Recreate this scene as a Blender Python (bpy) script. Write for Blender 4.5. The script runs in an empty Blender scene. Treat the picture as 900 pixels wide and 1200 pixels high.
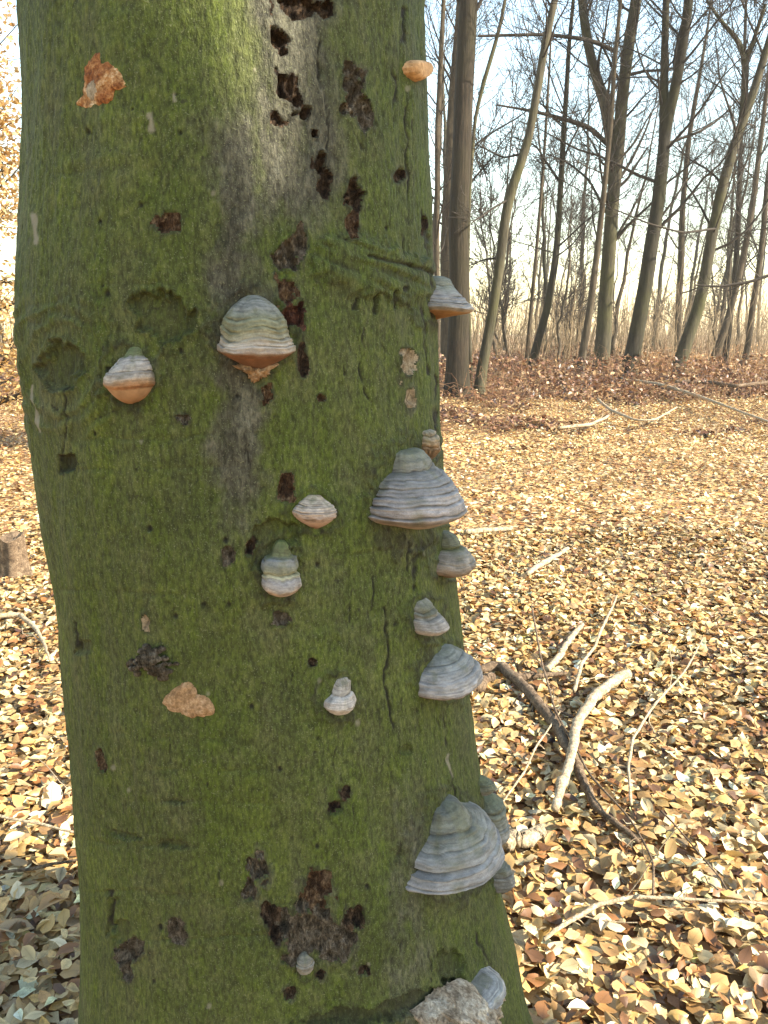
import bpy, math, random
import numpy as np
from mathutils import Vector, Matrix

# ------------------------------------------------------------------ camera, sky, sun, exposure
W0, H0, F0 = 900.0, 1200.0, 924.0          # photograph size and focal length in its pixels
CAM = np.array([0.0, 0.0, 1.6])
HORIZON = 390.0
PITCH = math.atan((H0/2-HORIZON)/F0)
SUN_AZ = math.radians(-22)                 # angle of the sun from +x, towards -y (behind the camera)
SUN_EL = math.radians(33)
sc = bpy.context.scene
col = sc.collection
cam_data = bpy.data.cameras.new('camera')
cam_data.sensor_fit = 'VERTICAL'
cam_data.sensor_height = 24.0
cam_data.lens = 24.0*F0/H0
cam_data.clip_start = 0.02
cam_data.clip_end = 2000
cam = bpy.data.objects.new('camera', cam_data)
cam.location = CAM
cam.rotation_euler = (math.pi/2-PITCH, 0, 0)
col.objects.link(cam)
sc.camera = cam

world = bpy.data.worlds.new('World')
sc.world = world
world.use_nodes = True
wn = world.node_tree
sky = wn.nodes.new('ShaderNodeTexSky')
sky.sky_type = 'NISHITA'
sky.sun_disc = False
sky.sun_elevation = SUN_EL
sdir = np.array([math.cos(SUN_AZ)*math.cos(SUN_EL), math.sin(SUN_AZ)*math.cos(SUN_EL), math.sin(SUN_EL)])
sky.sun_rotation = math.atan2(sdir[0], sdir[1])
sky.air_density = 1.6
sky.dust_density = .4
sky.ozone_density = .4
wn.links.new(sky.outputs[0], wn.nodes['Background'].inputs[0])
wn.nodes['Background'].inputs[1].default_value = 0.115

sun_data = bpy.data.lights.new('sun', 'SUN')
sun_data.energy = 5.0
sun_data.angle = math.radians(0.5)
sun_data.color = (1.0, 0.92, 0.78)
sun = bpy.data.objects.new('sun', sun_data)
sun.rotation_euler = Vector(sdir).to_track_quat('Z', 'Y').to_euler()
sun.location = (8, -4, 12)
col.objects.link(sun)

sc.view_settings.view_transform = 'Standard'
sc.view_settings.look = 'None'
sc.view_settings.exposure = 2.1
sc.view_settings.gamma = 1.0
sc.cycles.use_denoising = True
sc.cycles.max_bounces = 6
sc.cycles.diffuse_bounces = 4
sc.cycles.use_adaptive_sampling = True

RNG = np.random.default_rng(11)

# ------------------------------------------------------------------ helpers
CP, SP = math.cos(PITCH), math.sin(PITCH)
def ray(u, v):
    u = np.asarray(u, float); v = np.asarray(v, float)
    x = (u-W0/2)/F0; y = (H0/2-v)/F0
    return np.stack([x, CP+y*SP, -SP+y*CP], -1)          # unit depth along the view axis
def project(p):
    d = np.asarray(p, float)-CAM
    zc = d[..., 1]*CP-d[..., 2]*SP
    yc = d[..., 1]*SP+d[..., 2]*CP
    zs = np.where(np.abs(zc) < 1e-4, 1e-4, zc)
    return W0/2+F0*d[..., 0]/zs, H0/2-F0*yc/zs, zc
def sstep(a, b, x):
    t = np.clip((x-a)/(b-a), 0, 1)
    return t*t*(3-2*t)
def hash3(i, j, k, seed):
    n = (i*374761393+j*668265263+k*2147483647+seed*1274126177) & 0x7fffffff
    n = ((n ^ (n >> 13))*1103515245+12345) & 0x7fffffff
    n = ((n ^ (n >> 15))*1597334677) & 0x7fffffff
    return ((n ^ (n >> 14)) & 0xfffff)/float(0xfffff)
def vnoise(p, seed=0):
    p = np.asarray(p, float)
    i = np.floor(p).astype(np.int64); f = p-i
    f = f*f*(3-2*f)
    r = 0
    for a in (0, 1):
        wa = f[..., 0] if a else 1-f[..., 0]
        for b in (0, 1):
            wb = f[..., 1] if b else 1-f[..., 1]
            for c in (0, 1):
                wc = f[..., 2] if c else 1-f[..., 2]
                r = r+wa*wb*wc*hash3(i[..., 0]+a, i[..., 1]+b, i[..., 2]+c, seed)
    return r*2-1
def fbm(p, seed=0, octv=3, gain=.5):
    p = np.asarray(p, float); r = 0; a = 1
    for o in range(octv):
        r = r+a*vnoise(p*(2.03**o), seed+o*17); a *= gain
    return r
def n2(x, y, s=0, seed=0):
    x = np.asarray(x, float); y = np.asarray(y, float)
    x, y = np.broadcast_arrays(x, y)
    return np.stack([x, y, np.full(x.shape, float(s)+.37)], -1)

def mesh_from(name, verts, faces, mat=None, cols=None, smooth=True, attr='col'):
    """faces: (N,3) or (N,4) int array, or a list of such arrays"""
    me = bpy.data.meshes.new(name)
    fl = faces if isinstance(faces, (list, tuple)) else [faces]
    fl = [np.asarray(f, np.int32) for f in fl if len(f)]
    verts = np.asarray(verts, np.float32)
    me.vertices.add(len(verts))
    me.vertices.foreach_set('co', verts.ravel())
    nl = sum(f.size for f in fl); nf = sum(len(f) for f in fl)
    me.loops.add(nl); me.polygons.add(nf)
    li = np.concatenate([f.ravel() for f in fl]).astype(np.int32)
    sizes = np.concatenate([np.full(len(f), f.shape[1], np.int32) for f in fl])
    st = np.zeros(nf, np.int32); st[1:] = np.cumsum(sizes)[:-1]
    me.loops.foreach_set('vertex_index', li)
    me.polygons.foreach_set('loop_start', st)
    if smooth:
        me.polygons.foreach_set('use_smooth', np.ones(nf, bool))
    if cols is not None:
        ca = me.color_attributes.new(attr, 'FLOAT_COLOR', 'POINT')
        c4 = np.ones((len(verts), 4), np.float32); c4[:, :cols.shape[1]] = cols
        ca.data.foreach_set('color', c4.ravel())
    me.update(calc_edges=True)
    if mat is not None:
        me.materials.append(mat)
    return me
def add_attr(me, name, cols):
    ca = me.color_attributes.new(name, 'FLOAT_COLOR', 'POINT')
    c4 = np.ones((len(me.vertices), 4), np.float32); c4[:, :cols.shape[1]] = cols
    ca.data.foreach_set('color', c4.ravel()); return me
def link(name, me, parent=None):
    o = bpy.data.objects.new(name, me)
    col.objects.link(o)
    if parent is not None:
        o.parent = parent
    return o
def tag(o, label=None, cat=None, group=None, kind=None):
    if label: o['label'] = label
    if cat: o['category'] = cat
    if group: o['group'] = group
    if kind: o['kind'] = kind
    return o
def empty(name, loc):
    o = bpy.data.objects.new(name, None)
    o.location = tuple(float(a) for a in loc)
    o.empty_display_size = .05
    col.objects.link(o)
    return o

# ------------------------------------------------------------------ materials
class NT:
    def __init__(s, name):
        s.m = bpy.data.materials.new(name); s.m.use_nodes = True
        s.t = s.m.node_tree; s.b = s.t.nodes['Principled BSDF']
        s.b.inputs['Specular IOR Level'].default_value = .3
    def n(s, typ, **kw):
        nd = s.t.nodes.new(typ)
        for k, v in kw.items(): setattr(nd, k, v)
        return nd
    def l(s, a, b): s.t.links.new(a, b)
    def coords(s, scale):
        tc = s.n('ShaderNodeTexCoord'); mp = s.n('ShaderNodeMapping')
        mp.inputs['Scale'].default_value = scale
        s.l(tc.outputs['Object'], mp.inputs[0]); return mp.outputs[0]
    def noise(s, vec, scale, detail=4, rough=.6):
        nd = s.n('ShaderNodeTexNoise'); nd.inputs['Scale'].default_value = scale
        nd.inputs['Detail'].default_value = detail; nd.inputs['Roughness'].default_value = rough
        if vec is not None: s.l(vec, nd.inputs['Vector'])
        return nd.outputs['Fac']
    def ramp(s, fac, stops):
        r = s.n('ShaderNodeValToRGB'); e = r.color_ramp.elements
        while len(e) < len(stops): e.new(.5)
        for i, (p, c) in enumerate(stops):
            e[i].position = p
            e[i].color = (c, c, c, 1) if isinstance(c, (int, float)) else (*c, 1)
        s.l(fac, r.inputs[0]); return r.outputs[0]
    def mix(s, fac, a, b, mode='MIX'):
        m = s.n('ShaderNodeMix', data_type='RGBA', blend_type=mode)
        for v, i in ((fac, 0), (a, 6), (b, 7)):
            if isinstance(v, (int, float)): m.inputs[i].default_value = v
            elif isinstance(v, tuple): m.inputs[i].default_value = (*v, 1)
            else: s.l(v, m.inputs[i])
        return m.outputs[2]
    def math(s, op, a, b):
        m = s.n('ShaderNodeMath', operation=op)
        for v, i in ((a, 0), (b, 1)):
            if isinstance(v, (int, float)): m.inputs[i].default_value = v
            else: s.l(v, m.inputs[i])
        return m.outputs[0]
    def attr(s, name):
        a = s.n('ShaderNodeAttribute'); a.attribute_name = name; return a
    def bump(s, h, dist, strength=1.0, prev=None):
        b = s.n('ShaderNodeBump'); b.inputs['Distance'].default_value = dist
        b.inputs['Strength'].default_value = strength
        s.l(h, b.inputs['Height'])
        if prev is not None: s.l(prev, b.inputs['Normal'])
        return b.outputs[0]
    def done(s, colr, rough=.85, nrm=None, spec=None):
        if isinstance(colr, tuple): s.b.inputs['Base Color'].default_value = (*colr, 1)
        else: s.l(colr, s.b.inputs['Base Color'])
        if isinstance(rough, (int, float)): s.b.inputs['Roughness'].default_value = rough
        else: s.l(rough, s.b.inputs['Roughness'])
        if nrm is not None: s.l(nrm, s.b.inputs['Normal'])
        if spec is not None: s.b.inputs['Specular IOR Level'].default_value = spec
        return s.m

def mat_beech():
    t = NT('beech_bark')
    v = t.coords((1, 1, 1)); vs = t.coords((1, 1, .42)); vl = t.coords((1, 1, .12))
    big = t.noise(v, 5, 4, .65); mid = t.noise(vs, 34, 5, .7); fine = t.noise(vs, 190, 4, .72); spk = t.noise(v, 420, 3, .6)
    streak = t.noise(vl, 26, 4, .6)
    green = t.ramp(big, [(.28, (.032, .043, .0044)), (.45, (.043, .058, .0058)), (.6, (.053, .069, .0074)), (.76, (.074, .092, .0125))])
    green = t.mix(t.ramp(streak, [(.38, 0.0), (.68, .55)]), green, (.050, .049, .022))
    grey = t.ramp(mid, [(.3, (.028, .026, .015)), (.55, (.060, .056, .036)), (.75, (.110, .104, .074))])
    patch = t.noise(v, 11, 5, .7); dust = t.noise(v, 130, 3, .65)
    green = t.mix(t.ramp(patch, [(.50, 0.0), (.68, .45)]), green, (.078, .072, .034))
    green = t.mix(t.ramp(dust, [(.54, 0.0), (.72, .25)]), green, (.125, .132, .052))
    green = t.mix(t.ramp(t.noise(v, 7, 3, .6), [(.30, .35), (.44, 0.0)]), green, (.028, .031, .0055))
    a = t.attr('mask'); sp = t.n('ShaderNodeSeparateColor'); t.l(a.outputs['Color'], sp.inputs[0])
    gm = t.math('ADD', sp.outputs[0], t.math('MULTIPLY', t.math('SUBTRACT', mid, .5), .9))
    base = t.mix(t.ramp(gm, [(.3, 0.0), (.75, 1.0)]), green, grey)
    base = t.mix(.85, base, t.ramp(fine, [(.36, .42), (.5, 1.0), (.64, 1.75)]), 'MULTIPLY')
    base = t.mix(t.ramp(spk, [(.60, 0.0), (.68, .6)]), base, (.17, .175, .095))
    base = t.mix(t.ramp(t.noise(v, 75, 2, .5), [(.22, .7), (.28, 0.0)]), base, (.020, .019, .010))
    base = t.mix(sp.outputs[2], base, (.19, .17, .12))                       # pale lichen and scrape marks
    base = t.mix(sp.outputs[1], base, (.011, .009, .006))                    # open bark cracks and hollows, plus contact shade painted round the fungi
    n = t.bump(mid, .009, .75); n = t.bump(fine, .0042, .9, n); n = t.bump(spk, .0018, .8, n)
    return t.done(base, .82, n, .25)
def mat_wood(name, stops, scale=60, bump=.006, rough=.9, stretch=(1, 1, .5), gain=.72):
    stops = [(p, tuple(c*gain for c in k)) for p, k in stops]
    t = NT(name); v = t.coords(stretch)
    a = t.noise(v, scale, 6, .72); b = t.noise(v, scale*4, 4, .7)
    c = t.ramp(a, stops)
    c = t.mix(.8, c, t.ramp(b, [(.3, .45), (.52, 1.0), (.75, 1.5)]), 'MULTIPLY')
    n = t.bump(a, bump, 1.0); n = t.bump(b, bump*.35, .9, n)
    return t.done(c, rough, n, .2)
def mat_fungus():
    t = NT('fungus_crust'); v = t.coords((1, 1, 1)); vz = t.coords((1, 1, 3.2))
    a = t.noise(vz, 60, 5, .65); b = t.noise(v, 420, 3, .7); c = t.noise(v, 26, 4, .6)
    base = t.mix(.8, t.attr('col').outputs['Color'], t.ramp(a, [(.28, .55), (.5, 1.0), (.72, 1.3)]), 'MULTIPLY')
    base = t.mix(.5, base, t.ramp(b, [(.3, .6), (.55, 1.0), (.8, 1.35)]), 'MULTIPLY')
    base = t.mix(t.ramp(c, [(.55, 0.0), (.75, .45)]), base, (.075, .085, .045))
    n = t.bump(a, .0035, .8); n = t.bump(b, .0009, .8, n)
    return t.done(base, .72, n, .3)
def mat_pore():
    t = NT('pore_layer'); v = t.coords((1, 1, 1))
    a = t.noise(v, 45, 4, .6); b = t.noise(v, 600, 2, .6)
    base = t.mix(.7, t.attr('col').outputs['Color'], t.ramp(a, [(.3, .6), (.7, 1.3)]), 'MULTIPLY')
    return t.done(base, .85, t.bump(b, .0008, .8), .2)
def mat_leaf(name, trans=.25, rough=.5, nscale=300, veins=False):
    t = NT(name)
    tc = t.n('ShaderNodeTexCoord')
    nz = t.noise(tc.outputs['Object'], nscale, 3, .6)
    c = t.mix(.7, t.attr('col').outputs['Color'], t.ramp(nz, [(.28, .62), (.55, 1.0), (.8, 1.25)]), 'MULTIPLY')
    if veins:
        sp = t.n('ShaderNodeSeparateColor'); t.l(t.attr('lv').outputs['Color'], sp.inputs[0])
        ax_ = t.math('ABSOLUTE', t.math('SUBTRACT', sp.outputs[0], .5), 0.0)
        w = t.math('MULTIPLY', t.math('SUBTRACT', sp.outputs[1], t.math('MULTIPLY', ax_, .75)), 13.0)
        f = t.math('ABSOLUTE', t.math('SUBTRACT', t.math('FRACT', w, 0.0), .5), 0.0)
        side = t.ramp(f, [(0.0, 1.0), (.16, 0.0)]); mid = t.ramp(ax_, [(0.0, 1.0), (.035, 0.0)])
        ve = t.math('MAXIMUM', t.math('MULTIPLY', side, .55), mid)
        c = t.mix(t.math('MULTIPLY', ve, .26), c, t.mix(1.0, c, (.45, .38, .30), 'MULTIPLY'))
        blot = t.noise(tc.outputs['Object'], 70, 3, .6)
        c = t.mix(t.ramp(blot, [(.56, 0.0), (.72, .6)]), c, t.mix(1.0, c, (.42, .32, .25), 'MULTIPLY'))
        wv = t.math('MULTIPLY', f, 1.0)
        t.done(c, rough, None, .5)
    else:
        t.done(c, rough, None, .5)
    tr = t.n('ShaderNodeBsdfTranslucent'); t.l(c, tr.inputs[0])
    mx = t.n('ShaderNodeMixShader'); mx.inputs[0].default_value = trans
    t.l(t.b.outputs[0], mx.inputs[1]); t.l(tr.outputs[0], mx.inputs[2])
    t.l(mx.outputs[0], t.t.nodes['Material Output'].inputs[0])
    return t.m
def mat_ground():
    t = NT('leaf_mould'); v = t.coords((1, 1, 1))
    vo = t.n('ShaderNodeTexVoronoi'); vo.inputs['Scale'].default_value = 26; t.l(v, vo.inputs['Vector'])
    sp = t.n('ShaderNodeSeparateColor'); t.l(vo.outputs['Color'], sp.inputs[0])
    c = t.ramp(sp.outputs[0], [(0, (.09, .045, .020)), (.35, (.20, .105, .043)), (.65, (.32, .19, .085)), (1, (.46, .33, .17))])
    b = t.noise(v, 3, 4, .6)
    c = t.mix(.6, c, t.ramp(b, [(.3, .5), (.7, 1.3)]), 'MULTIPLY')
    return t.done(c, .9, t.bump(vo.outputs['Distance'], .01, .8), .2)
def mat_bark(name, dark, mid, light, moss=None, scale=14, vert=.16, gain=.27):
    dark, mid, light = [tuple(c*gain for c in k) for k in (dark, mid, light)]
    moss = tuple(c*gain for c in moss) if moss else None
    t = NT(name); v = t.coords((1, 1, vert)); vo = t.coords((1, 1, 1))
    a = t.noise(v, scale, 5, .7); b = t.noise(vo, 1.2, 3, .6); c = t.noise(v, scale*5, 3, .6)
    k = t.ramp(a, [(.3, dark), (.52, mid), (.75, light)])
    if moss: k = t.mix(t.ramp(b, [(.42, 0.0), (.66, .75)]), k, moss)
    k = t.mix(.6, k, t.ramp(c, [(.3, .6), (.7, 1.3)]), 'MULTIPLY')
    return t.done(k, .88, t.bump(a, .03, .8), .2)

M = {}
M['beech'] = mat_beech()
M['rot'] = mat_wood('dark_rotten_wood', [(.34, (.020, .012, .007)), (.5, (.10, .060, .033)), (.66, (.34, .22, .13))], 95, .012)
M['brown'] = mat_wood('crumbled_brown_wood', [(.34, (.05, .024, .013)), (.5, (.19, .10, .048)), (.66, (.50, .34, .19))], 95, .012)
M['red'] = mat_wood('red_brown_resin', [(.34, (.025, .009, .005)), (.5, (.11, .035, .018)), (.66, (.30, .13, .07))], 85, .010, .55)
M['pale'] = mat_wood('pale_bare_wood', [(.3, (.20, .135, .075)), (.5, (.42, .32, .20)), (.75, (.62, .52, .38))], 80, .006)
M['greydead'] = mat_wood('grey_dead_bark', [(.34, (.065, .046, .028)), (.5, (.24, .185, .12)), (.66, (.52, .44, .33))], 95, .012)
M['orange'] = mat_wood('torn_orange_flesh', [(.34, (.16, .045, .014)), (.48, (.40, .15, .05)), (.58, (.60, .31, .12)), (.68, (.85, .66, .42))], 34, .010, .9, (1, 1, 1))
M['tan'] = mat_wood('torn_tan_flesh', [(.3, (.21, .115, .05)), (.5, (.40, .235, .115)), (.75, (.58, .42, .27))], 40, .006, .9, (1, 1, 1))
M['cut'] = mat_wood('cut_fungus_flesh', [(.3, (.50, .27, .11)), (.5, (.58, .33, .15)), (.75, (.64, .40, .20))], 30, .002, .9, (1, 1, 1))
M['shell'] = mat_wood('grey_white_crust', [(.3, (.26, .26, .26)), (.5, (.44, .44, .43)), (.75, (.62, .60, .57))], 45, .004, .8, (1, 1, 1))
M['torn'] = mat_wood('torn_greyish_flesh', [(.34, (.25, .17, .10)), (.5, (.55, .43, .30)), (.66, (.80, .70, .55))], 34, .012, .9, (1, 1, .4))
M['fungus'] = mat_fungus(); M['pore'] = mat_pore()
M['leaf'] = mat_leaf('dry_beech_leaf'); M['leafn'] = mat_leaf('dry_veined_beech_leaf', .25, .48, 300, True); M['gold'] = mat_leaf('golden_dead_leaf', .4, .6, 80)
M['ground'] = mat_ground()
M['bark_brown'] = mat_bark('ridged_brown_bark', (.012, .009, .005), (.080, .056, .031), (.19, .14, .08), (.085, .072, .028), 30, .08)
M['bark_grey'] = mat_bark('smooth_grey_bark', (.070, .058, .034), (.175, .148, .088), (.33, .28, .17), (.17, .165, .045), 9, .15)
M['bark_dark'] = mat_bark('dark_wet_bark', (.028, .023, .014), (.085, .070, .042), (.18, .15, .095), (.12, .115, .036), 10, .15)
M['bark_warm'] = mat_bark('warm_sapling_bark', (.09, .065, .038), (.20, .15, .09), (.32, .25, .16), None, 12, .15)
M['thicket'] = mat_bark('tan_sapling_stems', (.13, .095, .055), (.26, .19, .11), (.42, .32, .20), None, 6, 1, .62)
M['stem'] = mat_bark('red_brown_stems', (.10, .05, .026), (.24, .125, .065), (.42, .27, .15), None, 6, 1, .6)
M['twig'] = mat_bark('fine_twigs', (.055, .042, .032), (.12, .092, .066), (.20, .16, .115), None, 6, 1)
M['dead_pale'] = mat_wood('bleached_dead_wood', [(.3, (.21, .15, .09)), (.5, (.42, .32, .20)), (.75, (.58, .48, .34))], 30, .006, .85, (1, 1, 1), .70)
M['dead_brown'] = mat_wood('brown_dead_wood', [(.3, (.055, .035, .02)), (.5, (.15, .10, .06)), (.75, (.30, .22, .14))], 30, .006, .85, (1, 1, 1), .70)

# ------------------------------------------------------------------ ground
def gz(x, y):
    x = np.asarray(x, float); y = np.asarray(y, float)
    r = np.sqrt(x*x+y*y)
    z = .35*sstep(6, 26, r)*sstep(-14, 6, y)
    z = z+.035*vnoise(n2(x*.9, y*.9), 3)+.06*vnoise(n2(x*.23, y*.23), 5)*sstep(3, 9, r)
    z = z+.6*vnoise(n2(x*.03, y*.03), 8)*sstep(30, 90, r)
    return z
def ground_at(u, v):
    d = ray(u, v); t = np.full(np.shape(u), 3.0)
    lo = np.full(np.shape(u), .5); hi = np.full(np.shape(u), 200.0)
    for _ in range(50):
        t = (lo+hi)/2
        p = CAM+d*t[..., None]
        below = p[..., 2] < gz(p[..., 0], p[..., 1])
        hi = np.where(below, t, hi); lo = np.where(below, lo, t)
    return CAM+d*t[..., None]
ax = np.linspace(-1, 1, 201)
gx = np.sinh(ax*5.2)/np.sinh(5.2)*420
GX, GY = np.meshgrid(gx, gx+6.0, indexing='ij')
gv = np.stack([GX, GY, gz(GX, GY)-.012], -1).reshape(-1, 3)
idx = np.arange(201*201).reshape(201, 201)
gf = np.stack([idx[:-1, :-1], idx[1:, :-1], idx[1:, 1:], idx[:-1, 1:]], -1).reshape(-1, 4)
ground = tag(link('ground', mesh_from('ground', gv, gf, M['ground'])), 'woodland floor of brown leaf mould under the fallen leaves', 'ground', kind='structure')

# the grey track that crosses behind the big beech on its far left
pth = np.linspace(-40, -9, 40)
pa = np.stack([pth, 25+.03*(pth+9)**2*.2, np.zeros(40)], -1); pb = pa+np.array([0, 1.7, 0])
for q in (pa, pb): q[:, 2] = gz(q[:, 0], q[:, 1])+.05
pv = np.concatenate([pa, pb]); ii = np.arange(39)
tp = NT('track_gravel')
mtrack = tp.done(tp.ramp(tp.noise(tp.coords((1, 1, 1)), 6, 5, .7), [(.3, (.16, .15, .14)), (.7, (.30, .29, .27))]), .9)
tag(link('path', mesh_from('path', pv, np.stack([ii, ii+1, ii+41, ii+40], -1), mtrack)), 'grey woodland track far behind the trunk', 'path', kind='structure')

# ------------------------------------------------------------------ the big beech: profile read from its two outlines
TY = 1.36                                  # distance of the trunk's axis in front of the camera
LV = [-80, 0, 100, 200, 260, 310, 360, 390, 420, 470, 530, 600, 700, 800, 900, 1000, 1100, 1200, 1280]
LU = [22, 23, 25, 24, 20, 17, 16, 17, 22, 30, 38, 46, 62, 73, 83, 92, 97, 95, 88]
RV = [-80, 0, 100, 200, 300, 400, 500, 600, 700, 800, 900, 1000, 1100, 1200, 1280]
RU = [494, 497, 501, 504, 508, 513, 517, 525, 535, 548, 561, 578, 597, 615, 634]
zk = np.linspace(.12, 2.2, 40)
cxk = np.full(40, -.27); rk = np.full(40, .36)
tt = np.linspace(0, 2*math.pi, 400, endpoint=False)
for it in range(30):
    for i, z in enumerate(zk):
        p = np.stack([cxk[i]+rk[i]*np.cos(tt), TY+rk[i]*np.sin(tt), np.full(400, z)], -1)
        u, v, zc = project(p)
        a, b = np.argmin(u), np.argmax(u)
        eL = np.interp(v[a], LV, LU)-u[a]; eR = np.interp(v[b], RV, RU)-u[b]
        s = .7*zc[a]/F0
        cxk[i] += s*(eL+eR)/2; rk[i] += s*(eR-eL)/2
ker = np.array([1, 2, 1])/4.
rs = np.convolve(np.pad(rk, 1, 'edge'), ker, 'valid'); cs = np.convolve(np.pad(cxk, 1, 'edge'), ker, 'valid')
slope = np.polyfit(zk[20:], cs[20:], 1)[0]
zfull = np.concatenate([[-.3, -.05, .05], zk, [2.6, 3.4, 5, 8, 12, 16]])
rfull = np.concatenate([[rs[0]+.30, rs[0]+.10, rs[0]+.035], rs, rs[-1]*np.array([.99, .97, .93, .80, .58, .30])])
cfull = np.concatenate([[cs[0], cs[0], cs[0]], cs, cs[-1]+slope*np.array([.4, 1.0, 1.8, 2.6, 3.2, 4.0])])
TR = lambda z: np.interp(z, zfull, rfull)
TC = lambda z: np.interp(z, zfull, cfull)
def lump(th, z):
    q = np.stack([np.cos(th)*2.2, np.sin(th)*2.2, z*1.9], -1)
    return .006*vnoise(q*1.7, 21)+.0035*vnoise(q*4.1, 22)
def surf(u, v):
    """pixel -> point on the trunk and outward normal"""
    u = np.asarray(u, float); v = np.asarray(v, float)
    d = ray(u, v); z = np.full(u.shape, 1.2)
    for _ in range(14):
        R = TR(z)+0; cx = TC(z)
        ox = CAM[0]-cx; oy = CAM[1]-TY
        A = d[..., 0]**2+d[..., 1]**2; B = ox*d[..., 0]+oy*d[..., 1]; C = ox*ox+oy*oy-R*R
        disc = np.maximum(B*B-A*C, 0)
        t = (-B-np.sqrt(disc))/A
        z = CAM[2]+d[..., 2]*t
    p = CAM+d*t[..., None]
    th = np.arctan2(p[..., 1]-TY, p[..., 0]-TC(p[..., 2]))
    n = np.stack([np.cos(th), np.sin(th), np.zeros_like(th)], -1)
    return p+n*lump(th, p[..., 2])[..., None], n, t

# dense front, coarse back
FRONT = math.radians(86); NF, NB = 500, 40
view_th = -math.pi/2+.12
thf = view_th+np.linspace(-FRONT, FRONT, NF)
thb = np.linspace(view_th+FRONT, view_th-FRONT+2*math.pi, NB+2)[1:-1]
TH = np.concatenate([thf, thb]); NT_ = len(TH)
Z = np.concatenate([np.linspace(-.3, .16, 14)[:-1], np.arange(.16, 2.16, .0027), np.linspace(2.17, 4, 22), np.linspace(4.3, 16, 20)])
NZ = len(Z)
ZZ, TT = np.meshgrid(Z, TH, indexing='ij')
RR = TR(ZZ); CX = TC(ZZ)
flare = sstep(.3, -.15, ZZ)*.10*(np.maximum(np.cos(TT*4+.6), 0)**2)
R1 = RR+lump(TT, ZZ)+flare
P0 = np.stack([CX+R1*np.cos(TT), TY+R1*np.sin(TT), ZZ], -1)
U, V, ZC = project(P0)
ndv = (np.cos(TT)*(CAM[0]-P0[..., 0])+np.sin(TT)*(CAM[1]-P0[..., 1]))
dense = (ZZ > .1) & (ZZ < 2.18)
vis = ((ndv > 0) & (np.abs(TT-view_th) <= FRONT+.01) & dense).astype(float)
edge_n = fbm(n2(U/16, V/16), 31, 3)       # wobble that makes torn outlines
fine_n = fbm(n2(U/5, V/7), 35, 2)
rag_n = fbm(n2(U/7, V/9), 38, 2)
gap_n = vnoise(n2(U/18, V/11), 39)
wob_n = vnoise(n2(U/40, V/40), 37)
DISP = np.zeros_like(ZZ)
GREY = np.zeros_like(ZZ); DARK = np.zeros_like(ZZ); PALE = np.zeros_like(ZZ)
WID = np.zeros(ZZ.shape, np.int16)
def blob(u0, v0, ru, rv, rot=0, wob=.28):
    c, s = math.cos(math.radians(rot)), math.sin(math.radians(rot))
    du, dv = U-u0, V-v0
    a = (du*c+dv*s)/ru; b = (-du*s+dv*c)/rv
    return np.sqrt(a*a+b*b)+wob*edge_n+.8*wob*rag_n+.12*fine_n
def segdist(pts):
    d = np.full(U.shape, 1e9)
    uu = U+2.2*edge_n+1.8*rag_n+1.5*wob_n; vv = V
    for (x0, y0), (x1, y1) in zip(pts[:-1], pts[1:]):
        lx, ly = x1-x0, y1-y0
        t = np.clip(((uu-x0)*lx+(vv-y0)*ly)/(lx*lx+ly*ly), 0, 1)
        d = np.minimum(d, np.hypot(uu-x0-t*lx, vv-y0-t*ly))
    return d
# bark relief in the mesh itself
Sx = TT*.38
DISP += .0011*fbm(np.stack([Sx*85, ZZ*30, np.zeros_like(ZZ)], -1), 41, 3, .6)
DISP += .0012*vnoise(np.stack([Sx*9, ZZ*70, np.zeros_like(ZZ)], -1), 43)*sstep(-.1, .6, vnoise(np.stack([Sx*4, ZZ*3.2, np.zeros_like(ZZ)], -1), 44))
# faint horizontal wrinkles of the beech bark
for (v0, u0, u1, sl, dep) in [(515, 90, 300, -.03, .003), (548, 80, 280, .0, .0025), (690, 60, 260, .03, .002), (905, 130, 330, -.02, .003), (940, 150, 330, .0, .003), (1045, 110, 330, .02, .004), (1052, 150, 330, .02, .003), (1105, 150, 400, -.05, .004), (655, 360, 520, -.12, .003), (560, 400, 470, -.05, .003), (860, 110, 300, .03, .002), (330, 60, 250, .02, .002), (200, 60, 230, -.03, .0015), (985, 100, 250, .08, .003)]:
    dd = np.abs(V-(v0+sl*(U-u0)+5*wob_n+2*edge_n)); m = sstep(5, 0, dd)*sstep(u0-25, u0+20, U)*sstep(u1+25, u1-20, U)*vis
    m = m*sstep(-.6, .3, gap_n+wob_n); DISP -= dep*m*.55; DARK = np.maximum(DARK, .18*m*sstep(2.5, 0, dd))
# grey, algae-free stripe down the middle and scuffed zones
gs = sstep(64, 2, np.abs(U-(275+.012*(V-300)+16*wob_n+10*edge_n)))*sstep(60, 180, V)*sstep(760, 520, V)
gs = np.maximum(gs, .9*sstep(75, 30, np.abs(U-(345+18*wob_n)))*sstep(330, 220, V))
gs = np.maximum(gs, .45*sstep(60, 10, np.abs(U-(470+20*wob_n)))*sstep(900, 700, V)*sstep(520, 600, V)*.7)
GREY = np.maximum(GREY, gs*.85*vis)
GREY = np.maximum(GREY, vis*.5*sstep(60, 10, np.abs(U-480))*sstep(840, 960, V))
GREY = np.maximum(GREY, (1-dense)*.4)
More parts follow.
